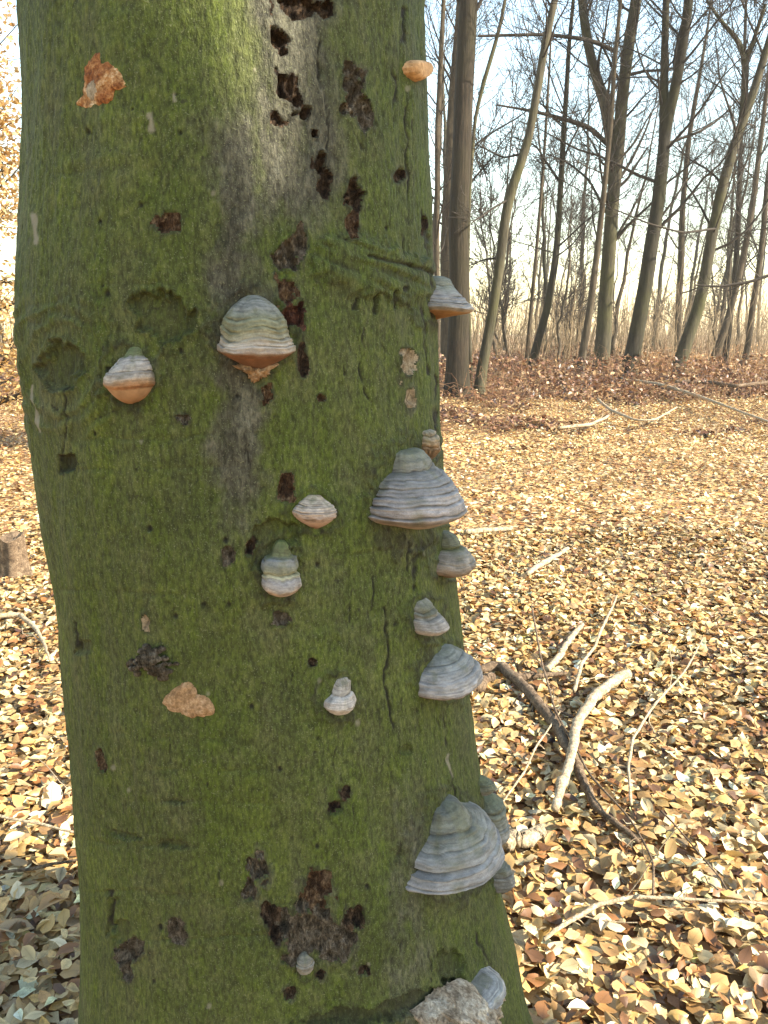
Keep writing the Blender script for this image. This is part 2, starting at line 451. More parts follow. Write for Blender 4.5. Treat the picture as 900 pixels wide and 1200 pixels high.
# vertical open cracks
cracks = [([(376, 45), (372, 70), (378, 105)], 2), ([(382, 110), (386, 150), (383, 235)], 1.3), ([(459, 65), (464, 100), (463, 142)], 1.8), ([(472, 10), (474, 50), (474, 75)], 3),
 ([(476, 125), (477, 190), (480, 262)], 1.6), ([(494, 238), (497, 275)], 2.6), ([(500, 320), (502, 350), (507, 372)], 2), ([(494, 360), (499, 400), (503, 438)], 1.8), ([(511, 440), (513, 505)], 2),
 ([(421, 425), (427, 455), (434, 468)], 1.6), ([(478, 635), (480, 668)], 2), ([(488, 655), (487, 690)], 2.2), ([(437, 675), (434, 715)], 1.5), ([(452, 712), (455, 760), (451, 800), (456, 838)], 1.8), ([(456, 838), (466, 862)], 1.2),
 ([(412, 690), (410, 730)], 1.2), ([(514, 810), (522, 850), (527, 890)], 1.6), ([(487, 830), (494, 862)], 1.3), ([(527, 905), (536, 945)], 1.8), ([(556, 1072), (562, 1105), (575, 1130), (580, 1160)], 2), ([(500, 1110), (506, 1150)], 1.5),
 ([(530, 935), (540, 960)], 1.5), ([(288, 500), (293, 560)], 1.4), ([(300, 420), (296, 470)], 1.2), ([(395, 860), (392, 900)], 1.1), ([(75, 455), (77, 500), (75, 545)], 1.5), ([(60, 474), (80, 490)], 1.1), ([(110, 492), (135, 482)], 1.0),
 ([(72, 548), (100, 542)], 1.3), ([(345, 780), (338, 820)], 1), ([(128, 1045), (130, 1085)], 3.2), ([(560, 965), (575, 1000)], 1.6), ([(543, 985), (552, 1040)], 1.3), ([(86, 730), (95, 770)], 2), ([(516, 560), (522, 610)], 2), ([(508, 470), (512, 500)], 2)]
for pts, w in cracks:
    d = segdist(pts)/(w*.72); m = sstep(1.7, .4, d)*vis*sstep(-.75, .05, gap_n)
    DISP -= .0026*m*min(1.5, w/1.6); DARK = np.maximum(DARK, m*.95)
# short random cracks, thick on the right flank
rr = random.Random(5)
for k in range(90):
    uu = rr.choice([rr.uniform(400, 520), rr.uniform(430, 560), rr.uniform(120, 420)]); vv = rr.uniform(60, 1180)
    L = rr.uniform(8, 34); pts = [(uu, vv), (uu+rr.uniform(-3, 5), vv+L)]
    if uu > np.interp(vv, RV, RU)-12: continue
    sel = (np.abs(U-uu) < 26) & (np.abs(V-vv-L/2) < L)
    d = segdist(pts)/rr.uniform(.5, 1.1); m = sstep(1.6, .4, d)*vis*sel*sstep(-.5, .2, gap_n)
    DISP -= .0018*m; DARK = np.maximum(DARK, m*.7)
# pinholes
for k in range(60):
    uu = rr.uniform(90, 500); vv = rr.uniform(20, 1180); r_ = rr.uniform(1.4, 3.4)
    d = np.hypot(U-uu, (V-vv)*.8)/r_; m = sstep(1.3, .6, d)*vis
    if rr.random() < .7: DARK = np.maximum(DARK, m*.9); DISP -= .003*m
    else: PALE = np.maximum(PALE, m*.6)
# callus folds and peeled hollows that keep the green bark
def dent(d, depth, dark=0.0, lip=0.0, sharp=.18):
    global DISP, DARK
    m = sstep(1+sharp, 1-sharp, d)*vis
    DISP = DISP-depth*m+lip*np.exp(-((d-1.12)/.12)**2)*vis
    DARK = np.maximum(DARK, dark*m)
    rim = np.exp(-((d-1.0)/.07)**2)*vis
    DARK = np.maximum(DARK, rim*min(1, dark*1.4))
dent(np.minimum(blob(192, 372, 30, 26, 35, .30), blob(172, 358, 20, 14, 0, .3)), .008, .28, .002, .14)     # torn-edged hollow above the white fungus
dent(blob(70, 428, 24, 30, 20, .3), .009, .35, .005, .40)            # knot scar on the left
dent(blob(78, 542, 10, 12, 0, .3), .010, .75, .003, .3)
for r0 in (44, 58, 72):                                               # folds round the knot
    ring = np.exp(-((np.hypot(U-70, (V-430)*.8)-r0-6*edge_n)/4)**2)*vis*sstep(330, 370, V)*sstep(530, 480, V)
    DISP += .003*ring
    ring2 = np.exp(-((np.hypot(U-70, (V-430)*.8)-r0-7-6*edge_n)/2.5)**2)*vis*sstep(330, 370, V)*sstep(530, 480, V)
    DARK = np.maximum(DARK, .22*ring2)
# big callus swirl right of the middle
call = sstep(1.15, .75, np.minimum(blob(420, 308, 62, 34, 14, .2), blob(470, 325, 48, 28, 18, .2)))*vis
DISP += .006*call
sw = vnoise(n2((U*.4-V)/5.5+2*wob_n, (U+V)/60), 51)
DISP += .0035*call*sw; DARK = np.maximum(DARK, call*.50*sstep(.1, .75, -sw))
DARK = np.maximum(DARK, .30*np.exp(-((np.minimum(blob(420, 308, 62, 34, 14, .2), blob(470, 325, 48, 28, 18, .2))-1)/.08)**2)*vis)
for (u0, v0, u1, v1) in [(430, 300, 480, 312), (480, 312, 520, 326), (418, 350, 416, 362), (440, 345, 442, 366), (462, 342, 463, 360), (500, 270, 505, 300)]:
    m = sstep(3.2, .8, segdist([(u0, v0), (u1, v1)]))*vis; DISP -= .005*m; DARK = np.maximum(DARK, .8*m)
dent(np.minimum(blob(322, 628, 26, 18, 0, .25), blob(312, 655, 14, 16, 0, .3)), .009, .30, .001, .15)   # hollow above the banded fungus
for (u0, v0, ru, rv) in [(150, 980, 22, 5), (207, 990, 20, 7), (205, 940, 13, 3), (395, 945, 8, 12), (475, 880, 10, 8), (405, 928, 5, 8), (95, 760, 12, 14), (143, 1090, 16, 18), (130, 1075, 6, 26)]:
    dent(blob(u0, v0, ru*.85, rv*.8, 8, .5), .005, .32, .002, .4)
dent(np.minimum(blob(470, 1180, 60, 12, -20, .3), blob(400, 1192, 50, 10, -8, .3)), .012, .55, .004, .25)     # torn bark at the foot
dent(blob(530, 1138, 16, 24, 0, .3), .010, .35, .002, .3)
DARK = np.maximum(DARK, vis*.35*sstep(60, 0, np.abs(U-(200+.02*V)))*sstep(900, 1050, V)*sstep(-.2, .8, wob_n)*.5)
# pale scrapes
for pts, w in [([(38, 452), (42, 478), (48, 505)], 1.6), ([(40, 252), (42, 285)], 2.4), ([(176, 135), (178, 152)], 3), ([(526, 885), (529, 910)], 1.8), ([(205, 110), (206, 118)], 2)]:
    m = sstep(1.5, .5, segdist(pts)/w)*vis; PALE = np.maximum(PALE, m*.9)

# wounds: faces of the trunk that become parts of their own, (material, name, depth, list of blobs)
wounds = [
 ('rot', 'bark_wound', .016, [(352, 6, 30, 15, 8), (378, 10, 12, 10, 0)]), ('rot', 'bark_wound', .018, [(330, 45, 11, 17, -8)]),
 ('rot', 'bark_wound', .013, [(333, 100, 14, 18, -10), (346, 118, 12, 18, -20), (357, 132, 8, 12, 0)]), ('rot', 'bark_wound', .012, [(323, 139, 8, 9, 0)]),
 ('rot', 'bark_wound', .010, [(370, 156, 6, 6, 0)]), ('rot', 'bark_wound', .014, [(376, 190, 9, 20, -5), (381, 215, 8, 18, 5)]),
 ('rot', 'bark_wound', .015, [(414, 228, 13, 19, 0)]), ('greydead', 'bark_wound', .011, [(414, 100, 13, 26, -8), (426, 130, 10, 26, -12), (402, 128, 6, 8, 0)]),
 ('brown', 'bark_wound', .010, [(413, 265, 8, 18, -5)]),
 ('greydead', 'bark_wound', .010, [(338, 300, 15, 24, -8), (352, 290, 9, 22, 0)]), ('brown', 'bark_wound', .008, [(334, 342, 12, 20, 0)]), ('red', 'bark_wound', .012, [(343, 371, 15, 15, 0)]),
 ('rot', 'bark_wound', .010, [(355, 425, 7, 20, 0)]), ('brown', 'bark_wound', .008, [(312, 462, 9, 10, 0)]), ('brown', 'bark_wound', .009, [(336, 574, 10, 17, -5)]),
 ('pale', 'bark_wound', .004, [(478, 424, 11, 22, 6)]), ('pale', 'bark_wound', .004, [(482, 466, 6, 16, 0)]),
 ('brown', 'bark_wound', .006, [(193, 262, 14, 13, 0)]), ('greydead', 'bark_wound', .005, [(213, 490, 13, 8, 15)]), ('pale', 'bark_wound', .004, [(170, 726, 6, 15, -10)]),
 ('rot', 'bark_wound', .009, [(294, 640, 6, 12, 15)]), ('greydead', 'bark_wound', .006, [(266, 650, 8, 12, 30)]), ('greydead', 'bark_wound', .006, [(330, 726, 12, 10, 0)]),
 ('rot', 'bark_wound', .008, [(366, 777, 5, 5, 0)]), ('rot', 'bark_wound', .007, [(405, 930, 7, 9, 0)]), ('rot', 'bark_wound', .008, [(392, 946, 9, 7, 0)]),
 ('brown', 'bark_wound', .010, [(369, 1046, 19, 32, 0)]), ('greydead', 'bark_wound', .010, [(303, 1020, 16, 18, 0), (292, 1042, 12, 14, 0)]), ('rot', 'bark_wound', .018, [(323, 1080, 13, 24, -12), (314, 1068, 8, 14, 0)]),
 ('greydead', 'bark_wound', .008, [(358, 1088, 28, 26, 0), (392, 1105, 24, 20, 0), (345, 1115, 16, 18, 0)]), ('rot', 'bark_wound', .018, [(418, 1076, 12, 14, 0)]),
 ('rot', 'bark_wound', .014, [(340, 1162, 7, 9, 0)]), ('rot', 'bark_wound', .010, [(375, 1142, 7, 6, 0)]), ('rot', 'bark_wound', .009, [(427, 1138, 6, 5, 0)]), ('greydead', 'bark_wound', .006, [(207, 1091, 13, 13, 0)]),
 ('greydead', 'bark_wound', .010, [(152, 1118, 20, 14, -20), (148, 1138, 10, 12, 0)]), ('brown', 'bark_wound', .006, [(120, 890, 5, 14, -10)]), ('brown', 'bark_wound', .005, [(376, 466, 6, 5, 0)]),
 ('rot', 'bark_wound', .008, [(497, 262, 4, 14, 0)]), ('rot', 'bark_wound', .008, [(468, 206, 6, 9, 10)]), ('rot', 'bark_wound', .010, [(512, 238, 4, 18, 0)]),
]
for k, (mt, nm, dep, bl) in enumerate(wounds):
    d = np.minimum.reduce([blob(*b, wob=.46) for b in bl])
    inside = (d < 1) & (vis > .5)
    m = sstep(1.0, .55, d)*vis
    lipm = np.exp(-((d-1.12)/.13)**2)*vis*sstep(-.3, .5, edge_n)
    DISP -= dep*.8*m*(1+.5*edge_n); DISP += .0022*lipm
    DISP += m*(.005*fine_n+.003*rag_n)
    DARK = np.maximum(DARK, .45*np.exp(-((d-1.0)/.12)**2)*vis)
    GREY = np.maximum(GREY, .42*sstep(1.9, 1.05, d)*vis)
    DARK = np.maximum(DARK, .6*sstep(.35, .6, rag_n)*sstep(1.7, 1.1, d)*vis)
    WID[inside] = k+1
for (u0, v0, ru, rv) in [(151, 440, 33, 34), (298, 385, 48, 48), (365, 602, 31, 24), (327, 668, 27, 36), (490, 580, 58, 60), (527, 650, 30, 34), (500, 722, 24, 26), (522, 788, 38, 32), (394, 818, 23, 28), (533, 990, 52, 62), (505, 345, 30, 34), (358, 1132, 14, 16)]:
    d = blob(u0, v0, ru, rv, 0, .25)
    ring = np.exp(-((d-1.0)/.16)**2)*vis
    DISP += .003*ring; DARK = np.maximum(DARK, ring*(.30+.4*sstep(-.1, .6, rag_n)+.15*sstep(0, 1, (V-v0)/rv)))  # dirt seam and contact shade painted into the bark round each fungus
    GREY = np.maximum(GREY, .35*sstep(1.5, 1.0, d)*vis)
DISP = np.clip(DISP, -.026, .02)
P = P0+np.stack([np.cos(TT), np.sin(TT), np.zeros_like(TT)], -1)*DISP[..., None]
vid = np.arange(NZ*NT_).reshape(NZ, NT_)
nx = np.roll(vid, -1, axis=1)
quads = np.stack([vid[:-1], nx[:-1], nx[1:], vid[1:]], -1).reshape(-1, 4)
wq = WID.reshape(-1)[quads]
fw = np.where((wq > 0).sum(1) >= 3, wq.max(1), 0)
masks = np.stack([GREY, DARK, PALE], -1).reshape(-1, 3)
beech = empty('beech_tree', (TC(0.), TY, 0)); boff = np.array(beech.location)
Pf = P.reshape(-1, 3)-boff
def submesh(name, fsel, mat):
    q = quads[fsel]; used, inv = np.unique(q.ravel(), return_inverse=True)
    return mesh_from(name, Pf[used], inv.reshape(-1, 4), mat, masks[used], attr='mask')
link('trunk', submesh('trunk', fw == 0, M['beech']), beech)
WLAB = {'rot': 'dark rotten hole in the bark', 'greydead': 'patch of grey dead bark', 'brown': 'crumbling brown wood in a wound', 'pale': 'pale bare wood patch', 'red': 'red-brown oozing wood'}
for k, (mt, nm, dep, bl) in enumerate(wounds):
    s = fw == k+1
    if s.sum() > 4:
        o = link(nm, submesh(nm, s, M[mt]), beech); o['label'] = WLAB[mt]
tag(beech, 'thick green algae-covered beech trunk studded with grey bracket fungi', 'tree')

# ------------------------------------------------------------------ tubes and branching
def tubes(P, R, n=4, close=True):
    """P (M,K,3), R (M,K) -> verts, quad faces"""
    M_, K, _ = P.shape
    T = np.gradient(P, axis=1); T /= np.linalg.norm(T, axis=-1, keepdims=True)+1e-9
    ref = np.where(np.abs(T[..., 2:3]) > .9, np.array([1., 0, 0]), np.array([0, 0, 1.]))
    A = np.cross(T, ref); A /= np.linalg.norm(A, axis=-1, keepdims=True)+1e-9
    B = np.cross(T, A)
    a = np.linspace(0, 2*math.pi, n, endpoint=False)
    vs = P[:, :, None]+R[:, :, None, None]*(np.cos(a)[None, None, :, None]*A[:, :, None]+np.sin(a)[None, None, :, None]*B[:, :, None])
    id_ = np.arange(M_*K*n).reshape(M_, K, n); nx_ = np.roll(id_, -1, axis=2)
    f = np.stack([id_[:, :-1], nx_[:, :-1], nx_[:, 1:], id_[:, 1:]], -1).reshape(-1, 4)
    return vs.reshape(-1, 3), f
def merge(parts):
    vs, fs, o = [], [], 0
    for v, f in parts:
        vs.append(v); fs.append(f+o); o += len(v)
    return np.concatenate(vs), np.concatenate(fs)
def smooth_poly(pts, n):
    pts = np.asarray(pts, float)
    t = np.concatenate([[0], np.cumsum(np.linalg.norm(np.diff(pts, axis=0), axis=1))]); t /= t[-1]
    tt_ = np.linspace(0, 1, n)
    q = np.stack([np.interp(tt_, t, pts[:, i]) for i in range(pts.shape[1])], -1)
    for _ in range(2):
        q[1:-1] = .25*q[:-2]+.5*q[1:-1]+.25*q[2:]
    return q
def sprout(P, R, cnt, lo, hi, len0, len1, ang, K, rscale, rng, rise=.3, wob=.12, rmin=.004, upmin=None):
    """children of a batch of polylines P (M,Kp,3): returns (M*cnt,K,3),(M*cnt,K)"""
    M_, Kp, _ = P.shape
    par = np.repeat(np.arange(M_), cnt); N = len(par)
    t = rng.uniform(lo, hi, N)*(Kp-1); i = np.clip(t.astype(int), 0, Kp-2); f = (t-i)[:, None]
    base = P[par, i]*(1-f)+P[par, i+1]*f
    tan = P[par, i+1]-P[par, i]; tan /= np.linalg.norm(tan, axis=1, keepdims=True)+1e-9
    rb = R[par, i]*(1-f[:, 0])+R[par, i+1]*f[:, 0]
    rnd = rng.normal(size=(N, 3)); perp = rnd-(rnd*tan).sum(1, keepdims=True)*tan
    perp /= np.linalg.norm(perp, axis=1, keepdims=True)+1e-9
    an = np.radians(rng.normal(ang, 14, N))[:, None]
    d = tan*np.cos(an)+perp*np.sin(an)
    L = rng.uniform(len0, len1, N)*(1-.45*(t/(Kp-1)))
    s = np.linspace(0, 1, K)
    pts = np.zeros((N, K, 3)); pts[:, 0] = base
    step = (L/(K-1))[:, None]
    for k in range(1, K):
        d = d+rng.normal(size=(N, 3))*wob; d[:, 2] += rise/(K-1)
        d /= np.linalg.norm(d, axis=1, keepdims=True)
        pts[:, k] = pts[:, k-1]+d*step
    r0 = np.maximum(rb*rscale*rng.uniform(.6, 1.1, N), rmin*1.2)
    rad = np.maximum(r0[:, None]*(1-.8*s[None]), rmin)
    return pts, rad
def crown_geo(tp_, tr_, rng, n1=16, n2_=6, n3=5, lo=.3, hi=.98, l1=(1.8, 4.2), l2=(.7, 1.9), l3=(.3, .9), ang=52, rmin=.005, rise=.5):
    P1, R1_ = sprout(tp_[None], tr_[None], n1, lo, hi, *l1, ang, 8, .30, rng, rise, .13, rmin*1.6)
    P2, R2_ = sprout(P1, R1_, n2_, .2, 1, *l2, 42, 6, .55, rng, rise*.7, .15, rmin*1.2)
    out = [tubes(P1, R1_, 5), tubes(P2, R2_, 3)]
    if n3:
        P3, R3_ = sprout(P2, R2_, n3, .15, 1, *l3, 38, 4, .6, rng, rise*.5, .16, rmin)
        out.append(tubes(P3, R3_, 3))
    return merge(out)

# crown of the big beech, above the frame
rng = np.random.default_rng(3)
ztop = np.linspace(4.5, 16, 14)
tp_ = np.stack([TC(ztop)-boff[0], np.full(14, TY-boff[1]), ztop], -1)
v_, f_ = crown_geo(tp_, TR(ztop), rng, 14, 6, 3, .05, 1, (3, 6), (1, 2.5), (.4, 1.1), 55, .008)
link('crown', mesh_from('crown', v_, f_, M['bark_grey']), beech)

# ------------------------------------------------------------------ bracket fungi
GB, GG, WH, TN, OR, OL, DG = (.30, .30, .30), (.20, .225, .145), (.52, .48, .42), (.40, .29, .19), (.36, .16, .06), (.22, .21, .11), (.15, .155, .14)
def fungus(label, apex, tiers, grooves, pal, under, upal, sf=1.0, az=0.0, seed=0, tilt=0.0, wave=.05, back=.035, dth=0.0):
    """apex pixel; tiers (down, half width, reach, sideways) in px; under=(drop px, power, shrink)"""
    p, n, dep = surf(np.array(apex[0]), np.array(apex[1]))
    k = float(dep)/F0*sf
    if dth:
        a_ = math.atan2(n[1], n[0])+math.radians(dth); z_a = p[2]; r_a = TR(z_a)+lump(np.array(a_), np.array(z_a))
        p = np.array([TC(z_a)+r_a*math.cos(a_), TY+r_a*math.sin(a_), z_a]); n = np.array([math.cos(a_), math.sin(a_), 0])
    root = empty('bracket_fungus', p)
    T = np.array(tiers, float)
    NR, NA = (120, 90) if T[:, 1].max() > 40 else (84, 72)
    # smooth resample of the profile
    hh = np.concatenate([[0], np.cumsum(np.hypot(np.diff(T[:, 0]), np.diff(T[:, 2])))]); hh /= hh[-1]
    t = np.linspace(0, 1, NR)
    prof = np.stack([np.interp(t, hh, T[:, i]) for i in range(4)], -1)
    for _ in range(3): prof[1:-1] = .25*prof[:-2]+.5*prof[1:-1]+.25*prof[2:]
    ph = np.linspace(-math.pi, math.pi, NA, endpoint=False)
    t2, p2 = np.meshgrid(t, ph, indexing='ij')
    q = np.stack([np.cos(p2)*1.6, np.sin(p2)*1.6, t2*2+seed*7.3], -1)
    wn_ = vnoise(q, seed); wn2 = vnoise(q*3.1, seed+5)
    te = t2+.05*wn_+.022*wn2+.04*vnoise(np.stack([np.cos(p2), np.sin(p2), p2*0+seed], -1), seed+15)*np.sin(t2*3)                          # growth lines wander round the cap
    fat = 1+wave*wn_+wave*.4*wn2+.010*vnoise(np.stack([te*26, p2*3.0, p2*0+seed], -1), seed+9)+t2*.07*vnoise(np.stack([np.cos(p2)*1.3, np.sin(p2)*1.3, p2*0+seed*2.7], -1), seed+14)
    gv_ = .85+.75*vnoise(np.stack([np.cos(p2)*2.2, np.sin(p2)*2.2, t2*5+seed], -1), seed+21)
    fat = fat+.022*fbm(q*4.5, seed+70, 3)*sstep(.05, .25, t2)
    for g, dpt, wd in grooves:
        dpt = dpt*gv_
        fat = fat-dpt*np.exp(-((te-g)/wd)**2)+dpt*.55*np.exp(-((te-g-wd*2)/(wd*1.3))**2)
    edge = sstep(.94, 1.0, t2)
    fat = fat-.05*edge*edge
    cw, sw_ = np.cos(p2), np.sin(p2)
    x = prof[:, 1][:, None]*sw_*fat+prof[:, 3][:, None]
    yf = prof[:, 2][:, None]*np.maximum(cw, 0)**.85*fat
    yb = -np.maximum(-cw, 0)*(back/k)
    y = yf+yb
    z = -prof[:, 0][:, None]+0*x+tilt*x+1.2*wn_*t2+.055*prof[-1, 0]*np.abs(sw_)**4*t2**2
    ang = math.atan2(n[1], n[0])+math.radians(az)
    out = np.array([math.cos(ang), math.sin(ang), 0]); side = np.array([-out[1], out[0], 0])
    def place(x, y, z): return (x[..., None]*side+y[..., None]*out+z[..., None]*np.array([0, 0, 1.]))*k
    vv = place(x, y, z)
    # colour zones
    pt = np.array([a for a, _ in pal]); pc = np.array([c for _, c in pal])
    colr = np.stack([np.interp(te, pt, pc[:, i]) for i in range(3)], -1)
    stripe = vnoise(np.stack([te*24, p2*.5, p2*0+seed*3.], -1), seed+2)*.24+vnoise(np.stack([te*52, p2*1.4, p2*0+seed*3.], -1), seed+3)*.16
    colr = colr*(1+stripe)[..., None]*(1+.14*wn2)[..., None]
    for g, dpt, wd in grooves:
        colr = colr*(1-.6*np.clip(gv_, 0, 1.2)*np.exp(-((te-g)/(wd*.6))**2))[..., None]
    lr = random.Random(seed*13+1)
    for _g in range(13):
        g0 = lr.uniform(.12, .97); ls = lr.uniform(.2, .55)*np.clip(.5+1.1*vnoise(np.stack([np.cos(p2)*2.6, np.sin(p2)*2.6, p2*0+_g*3.1+seed], -1), seed+60+_g), 0, 1)
        colr = colr*(1-ls*np.exp(-((te-g0)/lr.uniform(.005, .010))**2))[..., None]
    stn = fbm(q*2.4, seed+40, 3)
    colr = colr*(1-.28*sstep(.1, .8, stn)[..., None])
    alg = sstep(.15, .8, fbm(q*1.7+5, seed+44, 3)+.35-.7*t2)[..., None]*.42; colr = colr*(1-alg)+alg*np.array([.165, .17, .085])
    colr = colr*np.array([1.07, 1.0, .93])
    colr = np.clip(colr*.60, .006, .8)
    cap_id = np.arange(NR*NA).reshape(NR, NA); nx_ = np.roll(cap_id, -1, 1)
    fq = np.stack([cap_id[:-1], cap_id[1:], nx_[1:], nx_[:-1]], -1).reshape(-1, 4)
    topv = vv[0].mean(0)+np.array([0, 0, .001]); vlist = np.concatenate([vv.reshape(-1, 3), topv[None]])
    ft = np.stack([cap_id[0], nx_[0], np.full(NA, NR*NA)], -1)
    clist = np.concatenate([colr.reshape(-1, 3), colr[0].mean(0)[None]])
    # rolled lip under the rim belongs to the cap
    lip = place(x[-1]*.94, np.where(cw[-1] > 0, y[-1]*.94, y[-1]), z[-1]-2.0)
    b = len(vlist); vlist = np.concatenate([vlist, lip]); clist = np.concatenate([clist, np.repeat(np.array([upal[0]])*.60, NA, 0)])
    li = b+np.arange(NA)
    fl = np.stack([cap_id[-1], li, np.roll(li, -1), nx_[-1]], -1)
    link('cap', mesh_from('cap', vlist, [np.concatenate([fq, fl]), ft], M['fungus'], clist), root)
    # pore layer
    NU = 16; rho = np.linspace(1, .03, NU)[:, None]; drop, pw, shrink = under
    ux = x[-1][None]*.945*(rho*1.0)+(prof[-1, 3]*(1-rho)*.9)
    uy = np.where(cw[-1] > 0, y[-1]*.945, y[-1])[None]*rho
    un = vnoise(np.stack([ux/9, uy/9, ux*0+seed], -1), seed+30)
    uz = z[-1][None]-1.9-drop*(1-rho**pw)+(0 if drop < 3 else .05*drop*un*(1-rho))
    uv = place(ux, uy, uz)
    uc = np.array(upal[0])*(rho[..., None]**1.5)+np.array(upal[1])*(1-rho[..., None]**1.5)+0*ux[..., None]
    uc = np.clip(.68*uc*(1+.18*un[..., None]), .006, .8)
    pid = np.arange(NU*NA).reshape(NU, NA); pn = np.roll(pid, -1, 1)
    fu = np.stack([pid[:-1], pid[1:], pn[1:], pn[:-1]], -1).reshape(-1, 4)
    ctr = place(np.array([prof[-1, 3]*.9]), np.array([0.]), np.array([-prof[-1, 0]-1.9-drop]))
    uvv = np.concatenate([uv.reshape(-1, 3), ctr]); ucc = np.concatenate([uc.reshape(-1, 3), np.array([upal[1]])*.68])
    fc = np.stack([pid[-1], np.full(NA, NU*NA), pn[-1]], -1)
    link('pore_surface', mesh_from('pore_surface', uvv, [fu, fc], M['pore'], ucc), root)
    tag(root, label, 'fungus', 'bracket fungi on the beech trunk')
    return root, k, ang

fungus('small white fungus with orange-brown rounded underside below the torn bark hollow', (158, 406),
       [(0, 5, 2, 0), (4, 9, 6, 0), (12, 12, 11, -1), (14, 17, 15, -2), (22, 22, 21, -3), (24, 24, 22, -4), (33, 29, 28, -6), (36, 31, 30, -7), (44, 31, 31, -8), (48, 29, 30, -8)],
       [(.42, .05, .02), (.66, .05, .018)], [(0, (.12, .16, .06)), (.24, (.15, .18, .08)), (.30, (.40, .39, .38)), (.6, (.48, .46, .43)), (.8, (.45, .40, .34)), (.9, (.42, .26, .14)), (1, (.38, .18, .08))], (17, 2.6, 1), [(.44, .26, .14), (.34, .17, .08)], seed=1, wave=.07)
fungus('domed grey-green banded fungus with a torn ragged underside, beside the brown split', (297, 346),
       [(0, 6, 3, 0), (4, 15, 12, 0), (14, 27, 24, 0), (26, 36, 32, 0), (30, 37, 33, 0), (40, 40, 37, 0), (44, 39, 37, 0), (52, 42, 40, 1), (55, 42, 40, 1), (60, 45, 43, 1), (67, 45, 44, 1), (70, 43, 42, 1)],
       [(.46, .05, .016), (.60, .06, .015), (.74, .06, .014), (.86, .05, .012)], [(0, (.22, .23, .22)), (.3, (.26, .27, .25)), (.45, (.24, .26, .18)), (.6, (.27, .27, .16)), (.72, (.34, .33, .24)), (.82, (.50, .46, .40)), (.93, (.48, .42, .36)), (1, (.22, .10, .05))], (15, 1.6, 1), [(.22, .10, .05), (.20, .11, .07)], seed=2, wave=.05)
fungus('flat white-pink cushion fungus beside the crumbled brown bark pit', (366, 580),
       [(0, 8, 4, 2), (6, 16, 11, 1), (12, 23, 17, 0), (18, 27, 21, -1), (24, 27, 22, 0), (28, 25, 20, 0)],
       [(.45, .08, .03), (.72, .06, .02)], [(0, (.36, .30, .22)), (.3, (.52, .47, .40)), (.7, (.55, .48, .42)), (1, (.46, .33, .26))], (10, 2.0, 1), [(.44, .30, .22), (.38, .22, .15)], seed=3, wave=.12, tilt=-.12)
fungus('small two-tiered grey and cream fungus under a green hollow', (328, 634),
       [(0, 5, 2, 1), (6, 9, 6, 1), (16, 12, 9, 0), (19, 19, 16, -1), (26, 21, 19, -2), (33, 22, 19, -2), (37, 20, 18, -2), (41, 22, 20, -1), (50, 24, 23, 0), (56, 24, 23, 0), (59, 22, 21, 0)],
       [(.36, .06, .02), (.66, .10, .02)], [(0, (.10, .14, .045)), (.28, (.17, .19, .10)), (.4, (.28, .30, .31)), (.58, (.24, .26, .20)), (.68, (.44, .44, .28)), (.78, (.36, .37, .40)), (.92, (.44, .41, .38)), (1, (.42, .32, .24))], (5, 2, 1), [(.40, .28, .20), (.34, .2, .13)], seed=4, wave=.04)
fungus('large grey hoof fungus with many fine ridges and a knobbed top', (480, 526),
       [(0, 17, 8, -3), (3, 24, 16, -3), (12, 29, 24, -2), (23, 34, 28, 0), (28, 44, 36, 1), (36, 54, 46, 1), (42, 58, 50, 2), (50, 65, 56, 2), (56, 68, 59, 2), (65, 73, 65, 3), (74, 74, 67, 3), (80, 69, 62, 3)],
       [(.30, .06, .016), (.44, .05, .012), (.56, .05, .011), (.66, .05, .011), (.78, .05, .012), (.90, .03, .010)], [(0, (.15, .165, .12)), (.16, (.22, .23, .19)), (.36, (.24, .24, .235)), (.52, (.30, .295, .295)), (.7, (.36, .35, .355)), (.86, (.40, .38, .385)), (1, (.36, .31, .28))], (12, 2.2, 1), [(.40, .31, .24), (.42, .29, .20)], seed=5, wave=.075)
fungus('small grey-brown fungus with mossy neck, just under the large ridged hoof', (519, 624),
       [(0, 8, 8, 3), (4, 12, 16, 3), (14, 16, 22, 2), (17, 15, 21, 2), (22, 24, 31, 1), (30, 30, 37, 0), (38, 34, 40, 0), (44, 33, 39, 0)],
       [(.42, .10, .03), (.80, .05, .015)], [(0, (.16, .17, .13)), (.3, (.18, .19, .13)), (.42, (.12, .14, .045)), (.52, (.27, .26, .23)), (.8, (.33, .31, .28)), (1, (.34, .25, .18))], (8, 1.6, 1), [(.34, .22, .14), (.28, .15, .08)], seed=6, wave=.08)
fungus('small crooked grey fungus slanting out between two others on the right flank', (490, 702),
       [(0, 9, 3, 0), (5, 13, 11, 1), (14, 16, 20, 2), (17, 15, 19, 2), (22, 20, 29, 3), (30, 22, 36, 4), (35, 20, 34, 4)],
       [(.32, .10, .03), (.55, .09, .025)], [(0, (.28, .28, .25)), (.4, (.25, .26, .22)), (.6, (.38, .37, .35)), (.9, (.46, .43, .40)), (1, (.44, .37, .31))], (5, 2, 1), [(.42, .34, .27), (.34, .22, .15)], seed=7, wave=.09, tilt=.10)
